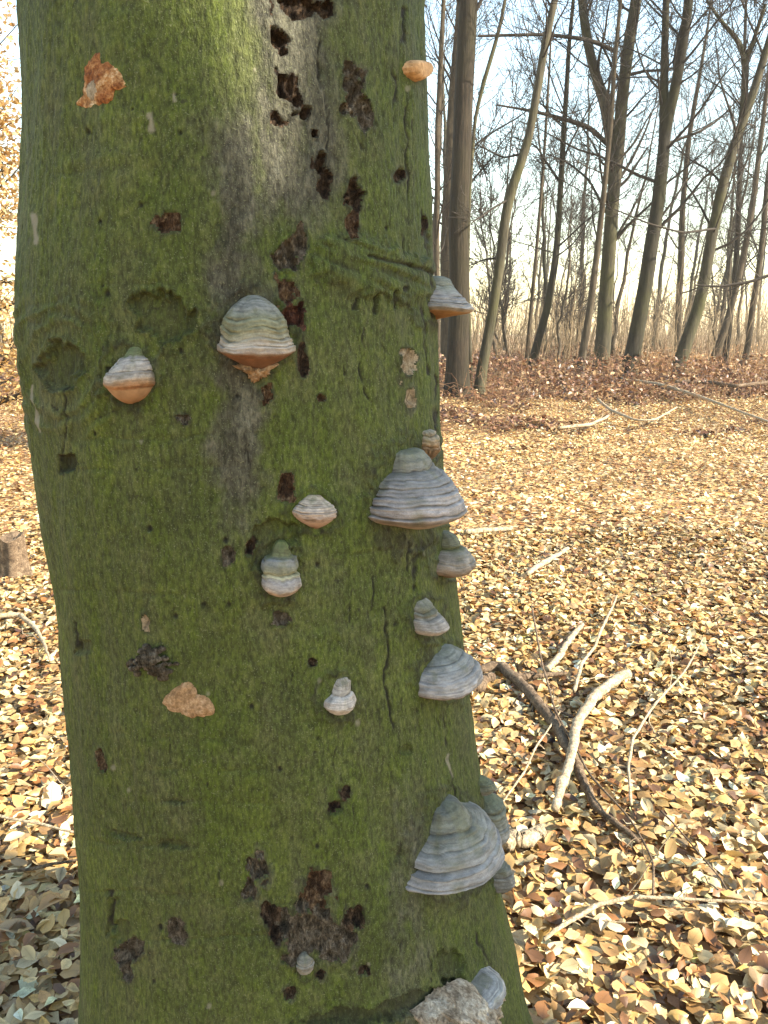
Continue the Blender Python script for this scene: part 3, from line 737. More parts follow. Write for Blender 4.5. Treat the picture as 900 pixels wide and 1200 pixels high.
fungus('smooth pale grey shell-shaped fungus standing alone below the crooked one', (515, 761),
       [(0, 18, 9, 0), (3, 27, 18, 0), (8, 35, 27, 0), (15, 42, 36, 0), (24, 48, 43, 0), (33, 50, 47, 0), (39, 50, 47, 0), (43, 45, 43, 0)],
       [(.30, .05, .02), (.62, .025, .02)], [(0, (.24, .26, .23)), (.3, (.28, .30, .29)), (.6, (.36, .37, .38)), (.86, (.43, .42, .42)), (.95, (.38, .30, .24)), (1, (.30, .20, .14))], (3, 2, 1), [(.34, .23, .15), (.34, .22, .14)], seed=8, wave=.08)
fungus('small lumpy white fungus alone on the green bark', (400, 795),
       [(0, 6, 3, 1), (5, 10, 8, 1), (14, 12, 11, -1), (18, 13, 12, -2), (22, 19, 17, -4), (30, 21, 20, -4), (36, 18, 18, -3)],
       [(.46, .10, .035)], [(0, (.36, .34, .30)), (.4, (.46, .44, .41)), (.7, (.56, .53, .50)), (1, (.50, .45, .40))], (6, 2.2, 1), [(.48, .42, .36), (.4, .3, .22)], seed=9, wave=.13)
fungus('largest blue-grey skirted hoof fungus low on the trunk with a leaning neck', (523, 937),
       [(0, 17, 13, -7), (3, 21, 21, -7), (14, 27, 31, -6), (22, 34, 36, -4), (29, 45, 43, -1), (36, 56, 51, 1), (43, 63, 57, 1), (51, 66, 61, 2), (56, 64, 60, 2), (60, 70, 64, 2), (67, 74, 68, 2), (74, 73, 67, 2), (78, 66, 61, 2)],
       [(.30, .06, .016), (.48, .03, .014), (.70, .10, .020), (.90, .03, .010)], [(0, (.17, .18, .155)), (.2, (.20, .215, .18)), (.4, (.22, .23, .21)), (.55, (.29, .30, .30)), (.75, (.35, .36, .37)), (.95, (.37, .38, .40)), (1, (.33, .32, .31))], (5, 2, 1), [(.30, .26, .22), (.3, .22, .16)], seed=10, wave=.085, tilt=.03)
fungus('greenish-grey fungus half hidden behind the largest skirted hoof fungus', (563, 950),
       [(0, 14, 10, 0), (8, 22, 25, 0), (22, 24, 28, 0), (34, 26, 31, 0), (48, 27, 33, 0), (54, 25, 30, 0)],
       [(.35, .08, .03), (.7, .06, .02)], [(0, (.14, .16, .09)), (.4, (.20, .22, .17)), (1, (.32, .33, .33))], (5, 2, 1), [(.30, .26, .22), (.3, .22, .16)], seed=11, wave=.08, dth=7)
fungus('little dark grey hooked fungus on the right edge near the foot', (578, 1026),
       [(0, 10, 10, 0), (6, 15, 22, 0), (16, 17, 28, 0), (26, 18, 32, 0), (34, 15, 27, 0)],
       [(.5, .06, .03)], [(0, (.14, .15, .11)), (.5, (.20, .205, .19)), (1, (.25, .25, .24))], (5, 1.6, 1), [(.22, .2, .18), (.2, .16, .12)], seed=12, wave=.12, dth=6)
fungus('tiny greenish nub of a fungus on the right edge above the hidden one', (558, 920),
       [(0, 7, 6, 0), (5, 10, 16, 0), (12, 11, 20, 0), (17, 9, 16, 0)],
       [(.5, .06, .04)], [(0, (.14, .16, .08)), (1, (.24, .24, .19))], (3, 2, 1), [(.24, .2, .16), (.2, .16, .12)], seed=13, wave=.12, dth=4)
fungus('grey stepped fungus with flat orange underside jutting from the upper right edge', (502, 321),
       [(0, 18, 14, 0), (3, 26, 22, 0), (14, 32, 28, 0), (17, 34, 31, 0), (24, 40, 38, 0), (30, 43, 42, 0), (34, 47, 47, 0), (40, 50, 52, 0), (42, 49, 51, 0)],
       [(.33, .05, .02), (.62, .04, .02), (.82, .04, .015)], [(0, (.18, .20, .16)), (.4, (.25, .27, .23)), (.6, (.38, .38, .38)), (.9, (.44, .43, .42)), (1, (.40, .36, .32))], (9, .8, 1), [(.50, .28, .13), (.46, .22, .09)], seed=14, wave=.035, dth=11)
fungus('tiny grey button fungus inside the dead bark wound near the foot', (357, 1118),
       [(0, 5, 3, 0), (5, 9, 8, 0), (12, 11, 10, 0), (18, 10, 9, 0), (21, 9, 7, 0)],
       [(.5, .08, .04)], [(0, (.22, .22, .19)), (1, (.32, .31, .28))], (4, 2, 1), [(.3, .27, .23), (.24, .18, .13)], seed=15, wave=.1)
fungus('broken cream fungus stub on the right edge above the large ridged hoof', (500, 504),
       [(0, 10, 4, 0), (2, 13, 9, 0), (8, 15, 14, 0), (16, 17, 18, 0), (25, 15, 15, 1), (31, 10, 10, 1)],
       [(.25, .15, .05), (.6, .12, .04)], [(0, (.36, .33, .27)), (.3, (.50, .40, .27)), (.6, (.34, .21, .11)), (1, (.20, .12, .06))], (5, 1.4, 1), [(.22, .13, .07), (.12, .07, .04)], seed=16, wave=.26)

fungus('grey-white curled lip of a fungus over the broken pale flesh at the trunk foot', (554, 1152),
       [(0, 20, 16, 0), (2, 28, 26, 0), (5, 34, 34, 0), (8, 37, 38, 0), (12, 38, 40, 0), (15, 36, 38, 0)],
       [(.5, .05, .03), (.8, .05, .02)], [(0, (.30, .30, .29)), (.5, (.42, .43, .43)), (1, (.52, .50, .47))], (6, 1.4, 1), [(.48, .42, .34), (.40, .32, .23)], seed=17, wave=.10)
# remnants of torn-off fungi: shaped pads on the bark
def pad(name, label, outline, out, mat, seed=0, jag=.10, rough=.25, dome=3.0, parts=None, group='torn remains of fungi on the beech trunk', cat='fungus', jut=(0, 0)):
    o = np.array(outline, float); c = o.mean(0)
    a0 = np.arctan2(o[:, 1]-c[1], o[:, 0]-c[0]); r0 = np.hypot(o[:, 1]-c[1], o[:, 0]-c[0])
    od = np.argsort(a0); a0 = a0[od]; r0 = r0[od]
    NA, NR = 110, 34
    a = np.linspace(-math.pi, math.pi, NA, endpoint=False)
    rr_ = np.interp(a, a0, r0, period=2*math.pi)*(1+jag*vnoise(np.stack([np.cos(a)*5, np.sin(a)*5, a*0+seed], -1), seed)+jag*.6*vnoise(np.stack([np.cos(a)*14, np.sin(a)*14, a*0+seed], -1), seed+1))
    rho = np.linspace(0.0, 1, NR)[:, None]
    u = c[0]+rho*rr_*np.cos(a); v = c[1]+rho*rr_*np.sin(a)
    p, n, dep = surf(u, v); k = dep.mean()/F0
    h = out*(1-rho**dome)+0*u
    nz_ = fbm(np.stack([u/9, v/9, u*0+seed], -1), seed+3, 3)
    h = h*(1+rough*nz_)+out*rough*.3*vnoise(np.stack([u/4, v/4, u*0], -1), seed+6)*(1-rho**6)
    h = h+jut[0]*sstep(-1, 1, (v-c[1])/r0.max())*(1-rho**4)-5*rho**8
    root = empty(name, p[0, 0]); base = np.array(root.location)
    q = p+n*(h*k)[..., None]-base
    q[..., 2] += jut[1]*k*(1-rho**2)
    id_ = np.arange(NA*NR).reshape(NR, NA); nx_ = np.roll(id_, -1, 1)
    f = np.stack([id_[:-1], nx_[:-1], nx_[1:], id_[1:]], -1).reshape(-1, 4)
    me = mesh_from('flesh', q.reshape(-1, 3), f, mat)
    link('flesh', me, root)
    for (mt, ol, ou) in (parts or []):
        oo = np.array(ol, float); cc = oo.mean(0)
        ao = np.arctan2(oo[:, 1]-cc[1], oo[:, 0]-cc[0]); ro = np.hypot(oo[:, 1]-cc[1], oo[:, 0]-cc[0]); od = np.argsort(ao)
        rq = np.interp(a, ao[od], ro[od], period=2*math.pi)*(1+.12*vnoise(np.stack([np.cos(a)*6, np.sin(a)*6, a*0+seed+4], -1), seed+8))
        u2 = cc[0]+rho*rq*np.cos(a); v2 = cc[1]+rho*rq*np.sin(a); p3, n3_, _ = surf(u2, v2)
        h2 = ou*(1-.12*rho**2.5)*(1+.15*fbm(np.stack([u2/7, v2/7, u2*0], -1), seed+11, 2))-(ou+4)*(rho**10)
        q2 = p3+n3_*(h2*k)[..., None]-base
        link('flake', mesh_from('flake', q2.reshape(-1, 3), f, mt), root)
    tag(root, label, cat, group)
    return root
pad('fungus_scar', 'orange-brown torn fungus scar high on the green trunk, with a cream flake', [(95, 75), (122, 57), (135, 72), (150, 92), (156, 103), (140, 108), (134, 122), (112, 125), (99, 130), (84, 124), (93, 112), (96, 95)], 3, M['orange'], 1, .06, .5, 6,
    [(M['pale'], [(104, 98), (112, 92), (120, 102), (118, 118), (108, 120)], 3.6)])
pad('fungus_scar', 'tan torn triangular fungus remnant below the black crumbled cushion', [(186, 823), (203, 805), (222, 795), (232, 812), (252, 826), (254, 837), (235, 841), (210, 836)], 4, M['tan'], 2, .05, .25, 5)
pad('broken_fungus', 'flat orange cut stub of a fungus near the top of the right flank', [(472, 74), (486, 71), (499, 73), (500, 84), (490, 94), (484, 97), (475, 90)], 13, M['cut'], 3, .02, .02, 9, jut=(0, 0))
pad('broken_fungus', 'large broken pale fungus with a grey crusted lip at the foot of the trunk', [(478, 1215), (484, 1188), (500, 1172), (530, 1155), (560, 1150), (588, 1160), (580, 1180), (560, 1215), (520, 1235)], 34, M['torn'], 4, .10, .35, 4,
    [(M['pale'], [(500, 1190), (520, 1168), (540, 1165), (535, 1200), (505, 1215)], 36)])
# blackened crumbled cushion: many small knobs
root = None
cr = random.Random(9); kn = []
pc_, nc_, dc_ = surf(np.array(180.), np.array(776.))
root = empty('fungus_cushion', pc_); kk = float(dc_)/F0
uvs = []
for i in range(64):
    a = cr.uniform(0, 6.28); r_ = math.sqrt(cr.random()); uu, vv = 180+27*r_*math.cos(a), 778+17*r_*math.sin(a)-(6 if abs(r_*math.cos(a)) < .4 else 0)
    p, n, _ = surf(np.array(uu), np.array(vv))
    th_ = np.linspace(0, math.pi, 6); ph_ = np.linspace(0, 2*math.pi, 7, endpoint=False)
    t2, p2 = np.meshgrid(th_, ph_, indexing='ij'); rr_ = 1+.3*vnoise(np.stack([np.cos(p2)*2, np.sin(p2)*2, t2+i], -1), i)
    s_ = cr.uniform(3.0, 5.6)*kk
    q = np.stack([np.sin(t2)*np.cos(p2)*1.25, np.sin(t2)*np.sin(p2)*.8, np.cos(t2)*.8], -1)*rr_[..., None]*s_
    q = q+(p+n*(9*(1-r_*r_)*kk)-pc_)
    id_ = np.arange(42).reshape(6, 7); nx_ = np.roll(id_, -1, 1)
    uvs.append((q.reshape(-1, 3), np.stack([id_[:-1], nx_[:-1], nx_[1:], id_[1:]], -1).reshape(-1, 4)))
v_, f_ = merge(uvs)
link('knobs', mesh_from('knobs', v_, f_, M['greydead']), root)
tag(root, 'blackish crumbled cushion of dead fungus knobs above the tan torn remnant', 'fungus', 'torn remains of fungi on the beech trunk')
# ragged strands torn from under the domed fungus
pad('fungus_shred', 'ragged cream shreds hanging under the domed banded fungus', [(272, 424), (328, 424), (318, 434), (308, 444), (300, 448), (290, 438)], 15, M['tan'], 6, .25, .6, 3)

# ------------------------------------------------------------------ the tree that shades the trunk, right of the photographer
def trunk_tree(name, label, pts, radii, mat, rng, crown=None, group=None, sides=14, n=40, extra=None, twigmat=None, forks=None, wobble=.25):
    pts = np.asarray(pts, float); base = pts[0].copy()
    q = smooth_poly(np.concatenate([pts, np.asarray(radii, float)[:, None]], 1), n)
    P_, R_ = q[:, :3]-base, q[:, 3]
    P_[:, :2] += wobble*R_[:, None]*np.stack([vnoise(np.stack([P_[:, 2]*.8, P_[:, 2]*0, P_[:, 2]*0+base[0]], -1), 1), vnoise(np.stack([P_[:, 2]*.8, P_[:, 2]*0+9, P_[:, 2]*0+base[0]], -1), 2)], -1)
    root = empty(name, base)
    geo = [tubes(P_[None], R_[None], sides)]
    for fp, fr in (forks or []):
        fq = smooth_poly(np.concatenate([np.asarray(fp, float)-base, np.asarray(fr, float)[:, None]], 1), 24)
        geo.append(tubes(fq[None, :, :3], fq[None, :, 3], 10))
    v, f = merge(geo)
    a = np.arctan2(v[:, 1], v[:, 0])
    v = v*1.0
    link('trunk', mesh_from('trunk', v, f, mat), root)
    geo = [crown_geo(P_, R_, rng, **(crown or {}))]
    for fp, fr in (forks or []):
        fq = smooth_poly(np.concatenate([np.asarray(fp, float)-base, np.asarray(fr, float)[:, None]], 1), 24)
        c2 = dict(crown or {}); c2['n1'] = max(5, c2.get('n1', 16)//2); c2['lo'] = .25
        geo.append(crown_geo(fq[:, :3], fq[:, 3], rng, **c2))
    for ep, er in (extra or []):
        e = smooth_poly(np.concatenate([np.asarray(ep, float)-base, np.asarray(er, float)[:, None]], 1), 20)
        geo.append(tubes(e[None, :, :3], e[None, :, 3], 5))
        P2, R2_ = sprout(e[None, :, :3], e[None, :, 3], 12, .2, 1, .4, 1.3, 40, 6, .5, rng, .2, .14, .006)
        P3, R3_ = sprout(P2, R2_, 4, .2, 1, .2, .6, 38, 4, .6, rng, .2, .15, .005)
        geo += [tubes(P2, R2_, 3), tubes(P3, R3_, 3)]
    v, f = merge(geo)
    link('crown', mesh_from('crown', v, f, twigmat or M['twig']), root)
    tag(root, label, 'tree', group)
    return root
HD = sdir[:2]/np.hypot(*sdir[:2]); PD = np.array([-HD[1], HD[0]])
def shade_pt(perp, z, D=4.2): q = HD*D+PD*perp; return (q[0], q[1], z)
trunk_tree('beech_tree', 'forked neighbouring beech right of the photographer that shades the fungus-covered trunk',
           [shade_pt(p_, z_) for p_, z_ in [(1.10, -.2), (1.10, .3), (1.10, 2), (1.10, 3.6), (1.12, 4.2), (1.28, 4.7), (1.325, 5.1), (1.39, 6), (1.5, 9), (1.6, 16)]], [.75, .62, .52, .48, .46, .345, .34, .33, .25, .06],
           M['bark_grey'], np.random.default_rng(8), dict(n1=14, n2_=5, n3=3, lo=.5, rmin=.008), n=120, sides=24, wobble=0.0,
           forks=[([shade_pt(p_, z_) for p_, z_ in [(.95, 3.7), (.84, 4.3), (.79, 4.7), (.747, 5.1), (.70, 5.6), (.5, 7), (.2, 12)]], [.2, .17, .15, .145, .145, .13, .03])])

# ------------------------------------------------------------------ background trees
def tree_px(name, label, basepx, path, mat, rng, top=15.0, crown=None, group=None, branches=None, forks=None, name_vines=None, twigmat=None, sides=12, wpx0=.82):
    """path: (u, v, width px) from the base up; depth from the base's contact with the ground"""
    b = ground_at(np.array(float(basepx[0])), np.array(float(basepx[1])))
    Yd = b[1]
    def pt(u, v, dy=0.):
        d = ray(u, v); t = (Yd+dy)/d[1]; return CAM+d*t, t
    pts = [b-np.array([0, 0, .15])]; rad = []
    for (u, v, w) in path:
        p, t = pt(u, v); pts.append(p); rad.append(w/2*t/F0*wpx0)
    rad = [rad[0]*1.25]+rad
    pts[1:] = [p for p in pts[1:]]
    # go on above the frame
    d = pts[-1]-pts[-3]; d = d/np.linalg.norm(d); d[0] *= .6; d = d/np.linalg.norm(d)
    z = pts[-1][2]
    if z < top:
        L = (top-z)
        pts += [pts[-1]+d*L*.5, pts[-1]+d*L]; rad += [rad[-1]*.6, .02]
    conv = lambda br: [([pt(u, v, dy)[0] for (u, v, w, dy) in x], [w/2*pt(u, v)[1]/F0 for (u, v, w, dy) in x]) for x in (br or [])]
    return trunk_tree(name, label, pts, rad, mat, rng, crown, group, sides, 60, conv(branches), twigmat, conv(forks))
R_ = lambda s: np.random.default_rng(s)
CR = dict(n1=28, n2_=7, n3=5, lo=.24, rmin=.0042, l1=(1.8, 4.8))
tree_px('oak_tree', 'thickest straight tree behind, with ridged brown bark, beside a grey leaning trunk', (533, 466), [(533, 455, 37), (534, 430, 33), (537, 370, 29), (538, 300, 28), (539, 200, 27), (544, 100, 27), (549, 0, 27), (551, -60, 26)], M['bark_brown'], R_(21), 16, dict(n1=16, n2_=6, n3=4, lo=.42, rmin=.006))
tree_px('thin_tree', 'yellowish mossy trunk standing close behind the ridged brown one', (521, 440), [(521, 430, 15), (522, 300, 14), (525, 200, 13), (531, 100, 12), (538, 25, 11), (541, -30, 10)], M['bark_warm'], R_(22), 16, CR)
tree_px('leaning_tree', 'smooth grey tree leaning right beside the ridged brown trunk', (559, 466), [(560, 455, 17), (566, 420, 15), (576, 370, 14), (586, 310, 14), (594, 245, 14), (603, 210, 14), (617, 175, 12), (628, 110, 12), (640, 45, 11), (650, 0, 10), (659, -40, 9)], M['bark_grey'], R_(23), 15, dict(n1=14, n2_=6, n3=5, lo=.4, rmin=.006),
        branches=[[(598, 232, 3, 0), (572, 248, 2.4, -.4), (552, 262, 1.5, -.8)], [(612, 180, 3, 0), (590, 185, 2.4, .3), (560, 170, 1.6, .6)], [(585, 302, 3, 0), (568, 304, 2.2, .2), (548, 312, 1.4, .5)]])
tree_px('thin_tree', 'slim dark speckled tree with a crooked stem next to bare saplings', (622, 440), [(623, 428, 13), (632, 395, 11), (642, 360, 11), (650, 310, 10), (654, 270, 9), (657, 220, 8), (660, 165, 8), (664, 110, 7), (667, 50, 6), (672, 0, 5)], M['bark_dark'], R_(24), 14, CR,
        branches=[[(657, 215, 4, 0), (640, 190, 3, .3), (628, 170, 2, .4), (600, 160, 1.4, .5)], [(659, 190, 3, 0), (668, 168, 2.5, .2), (688, 130, 1.6, .3), (700, 110, 1.2, .5)]])
tree_px('forked_tree', 'pale lit trunk with a thick forked limb rising to its left', (704, 442), [(703, 430, 24), (707, 380, 22), (712, 320, 20), (717, 250, 19), (722, 180, 18), (729, 110, 17), (738, 40, 17), (744, 0, 16), (750, -50, 14)], M['bark_grey'], R_(25), 16, CR,
        branches=[[(713, 170, 6, -.1), (690, 148, 6, -.4), (660, 139, 5, -.8), (625, 130, 3.4, -1.2), (583, 123, 2, -1.6)], [(716, 260, 3.5, 0), (690, 210, 3, .3), (665, 190, 2.4, .6), (640, 180, 1.5, .8)], [(722, 60, 5, 0), (690, 46, 5, -.6), (640, 40, 4, -1), (560, 42, 3, -1.5)]],
        forks=[[(718, 215, 12, 0), (716, 150, 12, .1), (708, 115, 12, .2), (695, 80, 11, .3), (686, 35, 11, .4), (682, 0, 10, .5), (676, -60, 8, .6)]])
tree_px('thin_tree', 'slender second stem leaning beside the pale forked trunk', (676, 450), [(679, 436, 13), (686, 400, 11), (694, 350, 10), (700, 290, 9), (707, 230, 8), (716, 150, 7), (722, 60, 6), (728, 0, 5)], M['bark_warm'], R_(26), 13, CR)
tree_px('forked_tree', 'dark leaning trunk that splits into two upright stems', (733, 447), [(735, 436, 24), (743, 400, 22), (752, 355, 21), (762, 300, 20), (770, 250, 19), (775, 200, 18), (778, 150, 16), (778, 90, 11), (779, 40, 10), (780, 0, 10), (782, -50, 8)], M['bark_dark'], R_(27), 16, CR,
        forks=[[(778, 165, 13, 0), (785, 130, 12, -.1), (792, 100, 12, -.2), (799, 60, 11, -.3), (805, 20, 11, -.4), (812, -50, 9, -.5)]])
tree_px('leaning_tree', 'greenish trunk slanting strongly right with a forked top', (790, 445), [(793, 436, 20), (803, 405, 18), (815, 370, 17), (826, 320, 16), (836, 270, 15), (845, 225, 15), (858, 180, 14), (872, 140, 12), (888, 90, 11), (903, 40, 10), (915, 0, 9)], M['bark_grey'], R_(28), 14, CR,
        forks=[[(868, 150, 8, 0), (873, 110, 8, .1), (873, 70, 7, .2), (866, 48, 6, .2), (845, 25, 4, .3), (828, 0, 3, .4)], [(874, 70, 6, .2), (884, 45, 5, .1), (897, 5, 4, 0)]],
        branches=[[(838, 268, 3, -.2), (800, 273, 2.4, -1), (760, 262, 2, -1.6), (720, 245, 1.4, -2)], [(915, 318, 4, -1.5), (880, 330, 3.4, -1.5), (845, 336, 2.6, -1.5), (815, 334, 1.6, -1.5)]])
tree_px('thin_tree', 'slim trunk slanting right behind the greenish forked-top tree', (832, 432), [(836, 420, 11), (848, 390, 10), (860, 350, 9), (868, 310, 9), (877, 270, 8), (884, 225, 8), (890, 180, 7), (897, 120, 6), (905, 50, 5)], M['bark_warm'], R_(29), 14, CR)
tree_px('thin_tree', 'upright narrow trunk crossing behind two slanting ones at the wood edge', (848, 430), [(850, 420, 9), (856, 370, 8), (862, 310, 8), (866, 240, 7), (868, 160, 6), (872, 80, 5), (874, 0, 4)], M['bark_brown'], R_(30), 14, CR)
tree_px('thin_tree', 'brown pole-like trunk leaning slightly right over orange bracken', (871, 432), [(873, 422, 10), (880, 380, 9), (887, 330, 8), (893, 280, 8), (899, 220, 7), (908, 130, 6), (916, 40, 5)], M['bark_warm'], R_(31), 14, CR)
tree_px('thin_tree', 'pale upright stem between the dark split trunk and the slanting greenish one', (793, 428), [(794, 415, 9), (796, 350, 9), (798, 300, 9), (800, 240, 8), (808, 160, 7), (818, 100, 5), (828, 40, 4)], M['bark_warm'], R_(32), 14, dict(n1=26, n2_=6, n3=5, lo=.2, rmin=.006))
tree_px('sapling', 'straight thin brown sapling beside the slim dark speckled tree', (616, 434), [(617, 425, 6), (623, 360, 5.5), (628, 300, 5), (634, 230, 4.5), (640, 150, 4), (645, 60, 3)], M['bark_warm'], R_(33), 11, dict(n1=20, n2_=4, n3=3, lo=.2, rmin=.005, l1=(.8, 2), l2=(.4, 1), l3=(.2, .6)))
tree_px('vine_stem', 'thin blue-grey stem bowing up beside the ridged brown trunk', (553, 455), [(552, 440, 5), (548, 330, 5), (550, 230, 5), (556, 140, 5), (567, 95, 6), (578, 60, 6), (586, 30, 5), (592, 0, 5)], M['bark_grey'], R_(34), 13, dict(n1=10, n2_=4, n3=3, lo=.5, rmin=.005, l1=(.8, 2), l2=(.4, 1), l3=(.2, .6)))
tree_px('thin_tree', 'pale slim tree between the big green trunk and the ridged brown one', (513, 446), [(512, 430, 9), (512, 250, 8), (513, 150, 8), (517, 60, 7), (520, 0, 6)], M['bark_warm'], R_(35), 14, CR)

# young trees and saplings farther into the wood: copies of four kinds
def proto(seed, h, r, mat, n1):
    rng = R_(seed); n = 24; z = np.linspace(-.2, h, n)
    w = np.cumsum(rng.normal(0, .05, (n, 2)), 0)
    P_ = np.stack([w[:, 0]+z*rng.normal(0, .05), w[:, 1], z], -1); rad = np.maximum(r*(1-z/h*.9), .012)
    v, f = tubes(P_[None], rad[None], 8)
    tm = mesh_from('trunk', v, f, mat)
    v, f = crown_geo(P_, rad, rng, n1, 5, 4, .18, 1, (h*.10, h*.26), (.5, 1.4), (.25, .8), 45, .006, .7)
    return tm, mesh_from('crown', v, f, M['twig'])
KINDS = [(proto(61, 12, .11, M['bark_warm'], 22), 'bare slim grey-brown tree deep in the wood', 'distant_tree'), (proto(62, 15, .17, M['bark_grey'], 22), 'taller bare grey tree deep in the wood', 'distant_tree'),
         (proto(63, 7, .05, M['bark_warm'], 20), 'low twiggy bare sapling at the wood edge', 'sapling'), (proto(64, 13, .14, M['bark_dark'], 22), 'dark bare tree deep in the wood', 'distant_tree')]
rng = R_(71)
for i in range(78):
    k = int(rng.choice([0, 1, 2, 2, 3, 0]))
    y = rng.uniform(30, 75) if k != 2 else rng.uniform(24, 45)
    side = rng.random()
    x = y*(rng.uniform(.05, .56) if i < 46 else rng.uniform(-.62, -.46) if i < 58 else rng.uniform(-.46, .04))
    (tm, cm), lab, nm = KINDS[k]
    o = empty(nm, (x, y, float(gz(x, y)))); o.rotation_euler = (rng.normal(0, .03), rng.normal(.07, .05), rng.uniform(0, 6.28) if k else 0)
    s = rng.uniform(.75, 1.2); o.scale = (s, s, s)
    link('trunk', tm, o); link('crown', cm, o)
    tag(o, lab, 'tree' if k != 2 else 'sapling', {0: 'slim distant trees', 1: 'tall distant trees', 2: 'saplings at the wood edge', 3: 'dark distant trees'}[k])

# far thicket: thin stems beyond counting
rng = R_(81)
N = 3800
y = rng.uniform(26, 90, N); x = y*np.where(rng.random(N) < .66, rng.uniform(.03, .62, N), rng.uniform(-.75, .03, N))
h = rng.uniform(1.2, 4.2, N)*(.7+.006*y)
K = 5; s = np.linspace(0, 1, K)
Pt = np.zeros((N, K, 3)); Pt[..., 0] = x[:, None]+s*rng.normal(.04, .12, N)[:, None]*h[:, None]; Pt[..., 1] = y[:, None]+s*rng.normal(0, .1, N)[:, None]*h[:, None]
Pt[..., 2] = gz(x, y)[:, None]-.05+s*h[:, None]; Pt[:, 1:-1] += rng.normal(0, .05, (N, K-2, 3))
Rt = np.maximum(rng.uniform(.008, .028, N)[:, None]*(1-.7*s), .006)
S1, SR1 = sprout(Pt, Rt, 3, .15, 1, .5, 1.6, 35, 4, .6, rng, .5, .14, .006)
v_, f_ = merge([tubes(Pt, Rt, 3), tubes(S1, SR1, 3)])
tag(link('thicket', mesh_from('thicket', v_, f_, M['thicket'])), 'tangle of thin bare stems filling the far wood', 'thicket', kind='stuff')

# ------------------------------------------------------------------ leaves
def leaf_template(rng):
    """11 vertices: base, 3 rows of left/mid/right, tip; length 1, curled"""
    wf = rng.uniform(.72, 1.1); rows = [(.25, .27*wf), (.52, .33*wf), (.78, .21*wf)]
    fold = rng.uniform(-.3, .85); bend = rng.uniform(-1.0, 1.2); tw = rng.uniform(-1.0, 1.0)
    pts = [(0, 0, 0)]
    for t, w in rows:
        jl, jr = rng.uniform(.85, 1.12, 2)
        pts += [(-w*jl, t, fold*w+rng.normal(0, .03)), (rng.normal(0, .012), t, 0), (w*jr, t, fold*w+rng.normal(0, .03))]
    pts.append((rng.normal(0, .03), 1, rng.normal(0, .04)))
    p = np.array(pts); t = p[:, 1]-.5
    p[:, 2] += bend*(t*t-.12)*.6
    a = tw*t; x, z = p[:, 0].copy(), p[:, 2].copy()
    p[:, 0] = x*np.cos(a)-z*np.sin(a); p[:, 2] = x*np.sin(a)+z*np.cos(a)
    p[:, 1] -= .5
    return p
LV0 = np.array([(.5, 0)]+[(a_, t_) for t_, w_ in ((.25, .27), (.52, .33), (.78, .21)) for a_ in (.5-w_, .5, .5+w_)]+[(.5, 1)], float)
LQ = np.array([(1, 2, 5, 4), (2, 3, 6, 5), (4, 5, 8, 7), (5, 6, 9, 8)]); LT = np.array([(0, 2, 1), (0, 3, 2), (7, 8, 10), (8, 9, 10)])
rng = R_(91)
TEMPL = np.stack([leaf_template(rng) for _ in range(40)])
PAL = np.array([(.42, .27, .12), (.52, .38, .20), (.60, .48, .30), (.33, .19, .08), (.24, .110, .042), (.40, .25, .105), (.13, .062, .028), (.50, .32, .12), (.68, .58, .43), (.33, .23, .135)])
PW = np.array([.16, .17, .15, .13, .11, .09, .09, .07, .04, .06]); PW = PW/PW.sum()
def rotmats(n, tilt, rng):
    yaw = rng.uniform(0, 2*math.pi, n); ax_ = rng.uniform(0, 2*math.pi, n); ti = np.abs(rng.normal(0, tilt, n))
    flip = rng.random(n) < .3; ti = np.where(flip, math.pi-ti, ti)
    cy, sy = np.cos(yaw), np.sin(yaw)
    Rz = np.zeros((n, 3, 3)); Rz[:, 0, 0] = cy; Rz[:, 0, 1] = -sy; Rz[:, 1, 0] = sy; Rz[:, 1, 1] = cy; Rz[:, 2, 2] = 1
    kx, ky = np.cos(ax_), np.sin(ax_); c, s = np.cos(ti), np.sin(ti); C = 1-c
    Rt = np.zeros((n, 3, 3))
    Rt[:, 0, 0] = c+kx*kx*C; Rt[:, 0, 1] = kx*ky*C; Rt[:, 0, 2] = ky*s
    Rt[:, 1, 0] = kx*ky*C; Rt[:, 1, 1] = c+ky*ky*C; Rt[:, 1, 2] = -kx*s
    Rt[:, 2, 0] = -ky*s; Rt[:, 2, 1] = kx*s; Rt[:, 2, 2] = c
    return np.einsum('nij,njk->nik', Rt, Rz)
def pick_colors(n, x, y, rng, w=PW):
    c = PAL[rng.choice(len(PAL), n, p=w)]
    patch = vnoise(n2(x*.7, y*.7), 101)
    c = c*(1+.26*rng.normal(size=(n, 1)))*(1+.22*patch[:, None])*np.array([1.10, 1.07, .90])
    return np.clip(c, .02, .75)
def litter(n, yr, spread, size, zmax, rng, power=1.0):
    m = int(n*1.0)
    y = yr[0]+(yr[1]-yr[0])*np.sqrt((yr[0]/yr[1])**2*0+rng.random(m)) if power == 2 else rng.uniform(*yr, m)
    x = rng.uniform(-1, 1, m)*(spread[0]*y+spread[1])
    return x, y, rng.uniform(*size, m), rng.random(m)*zmax
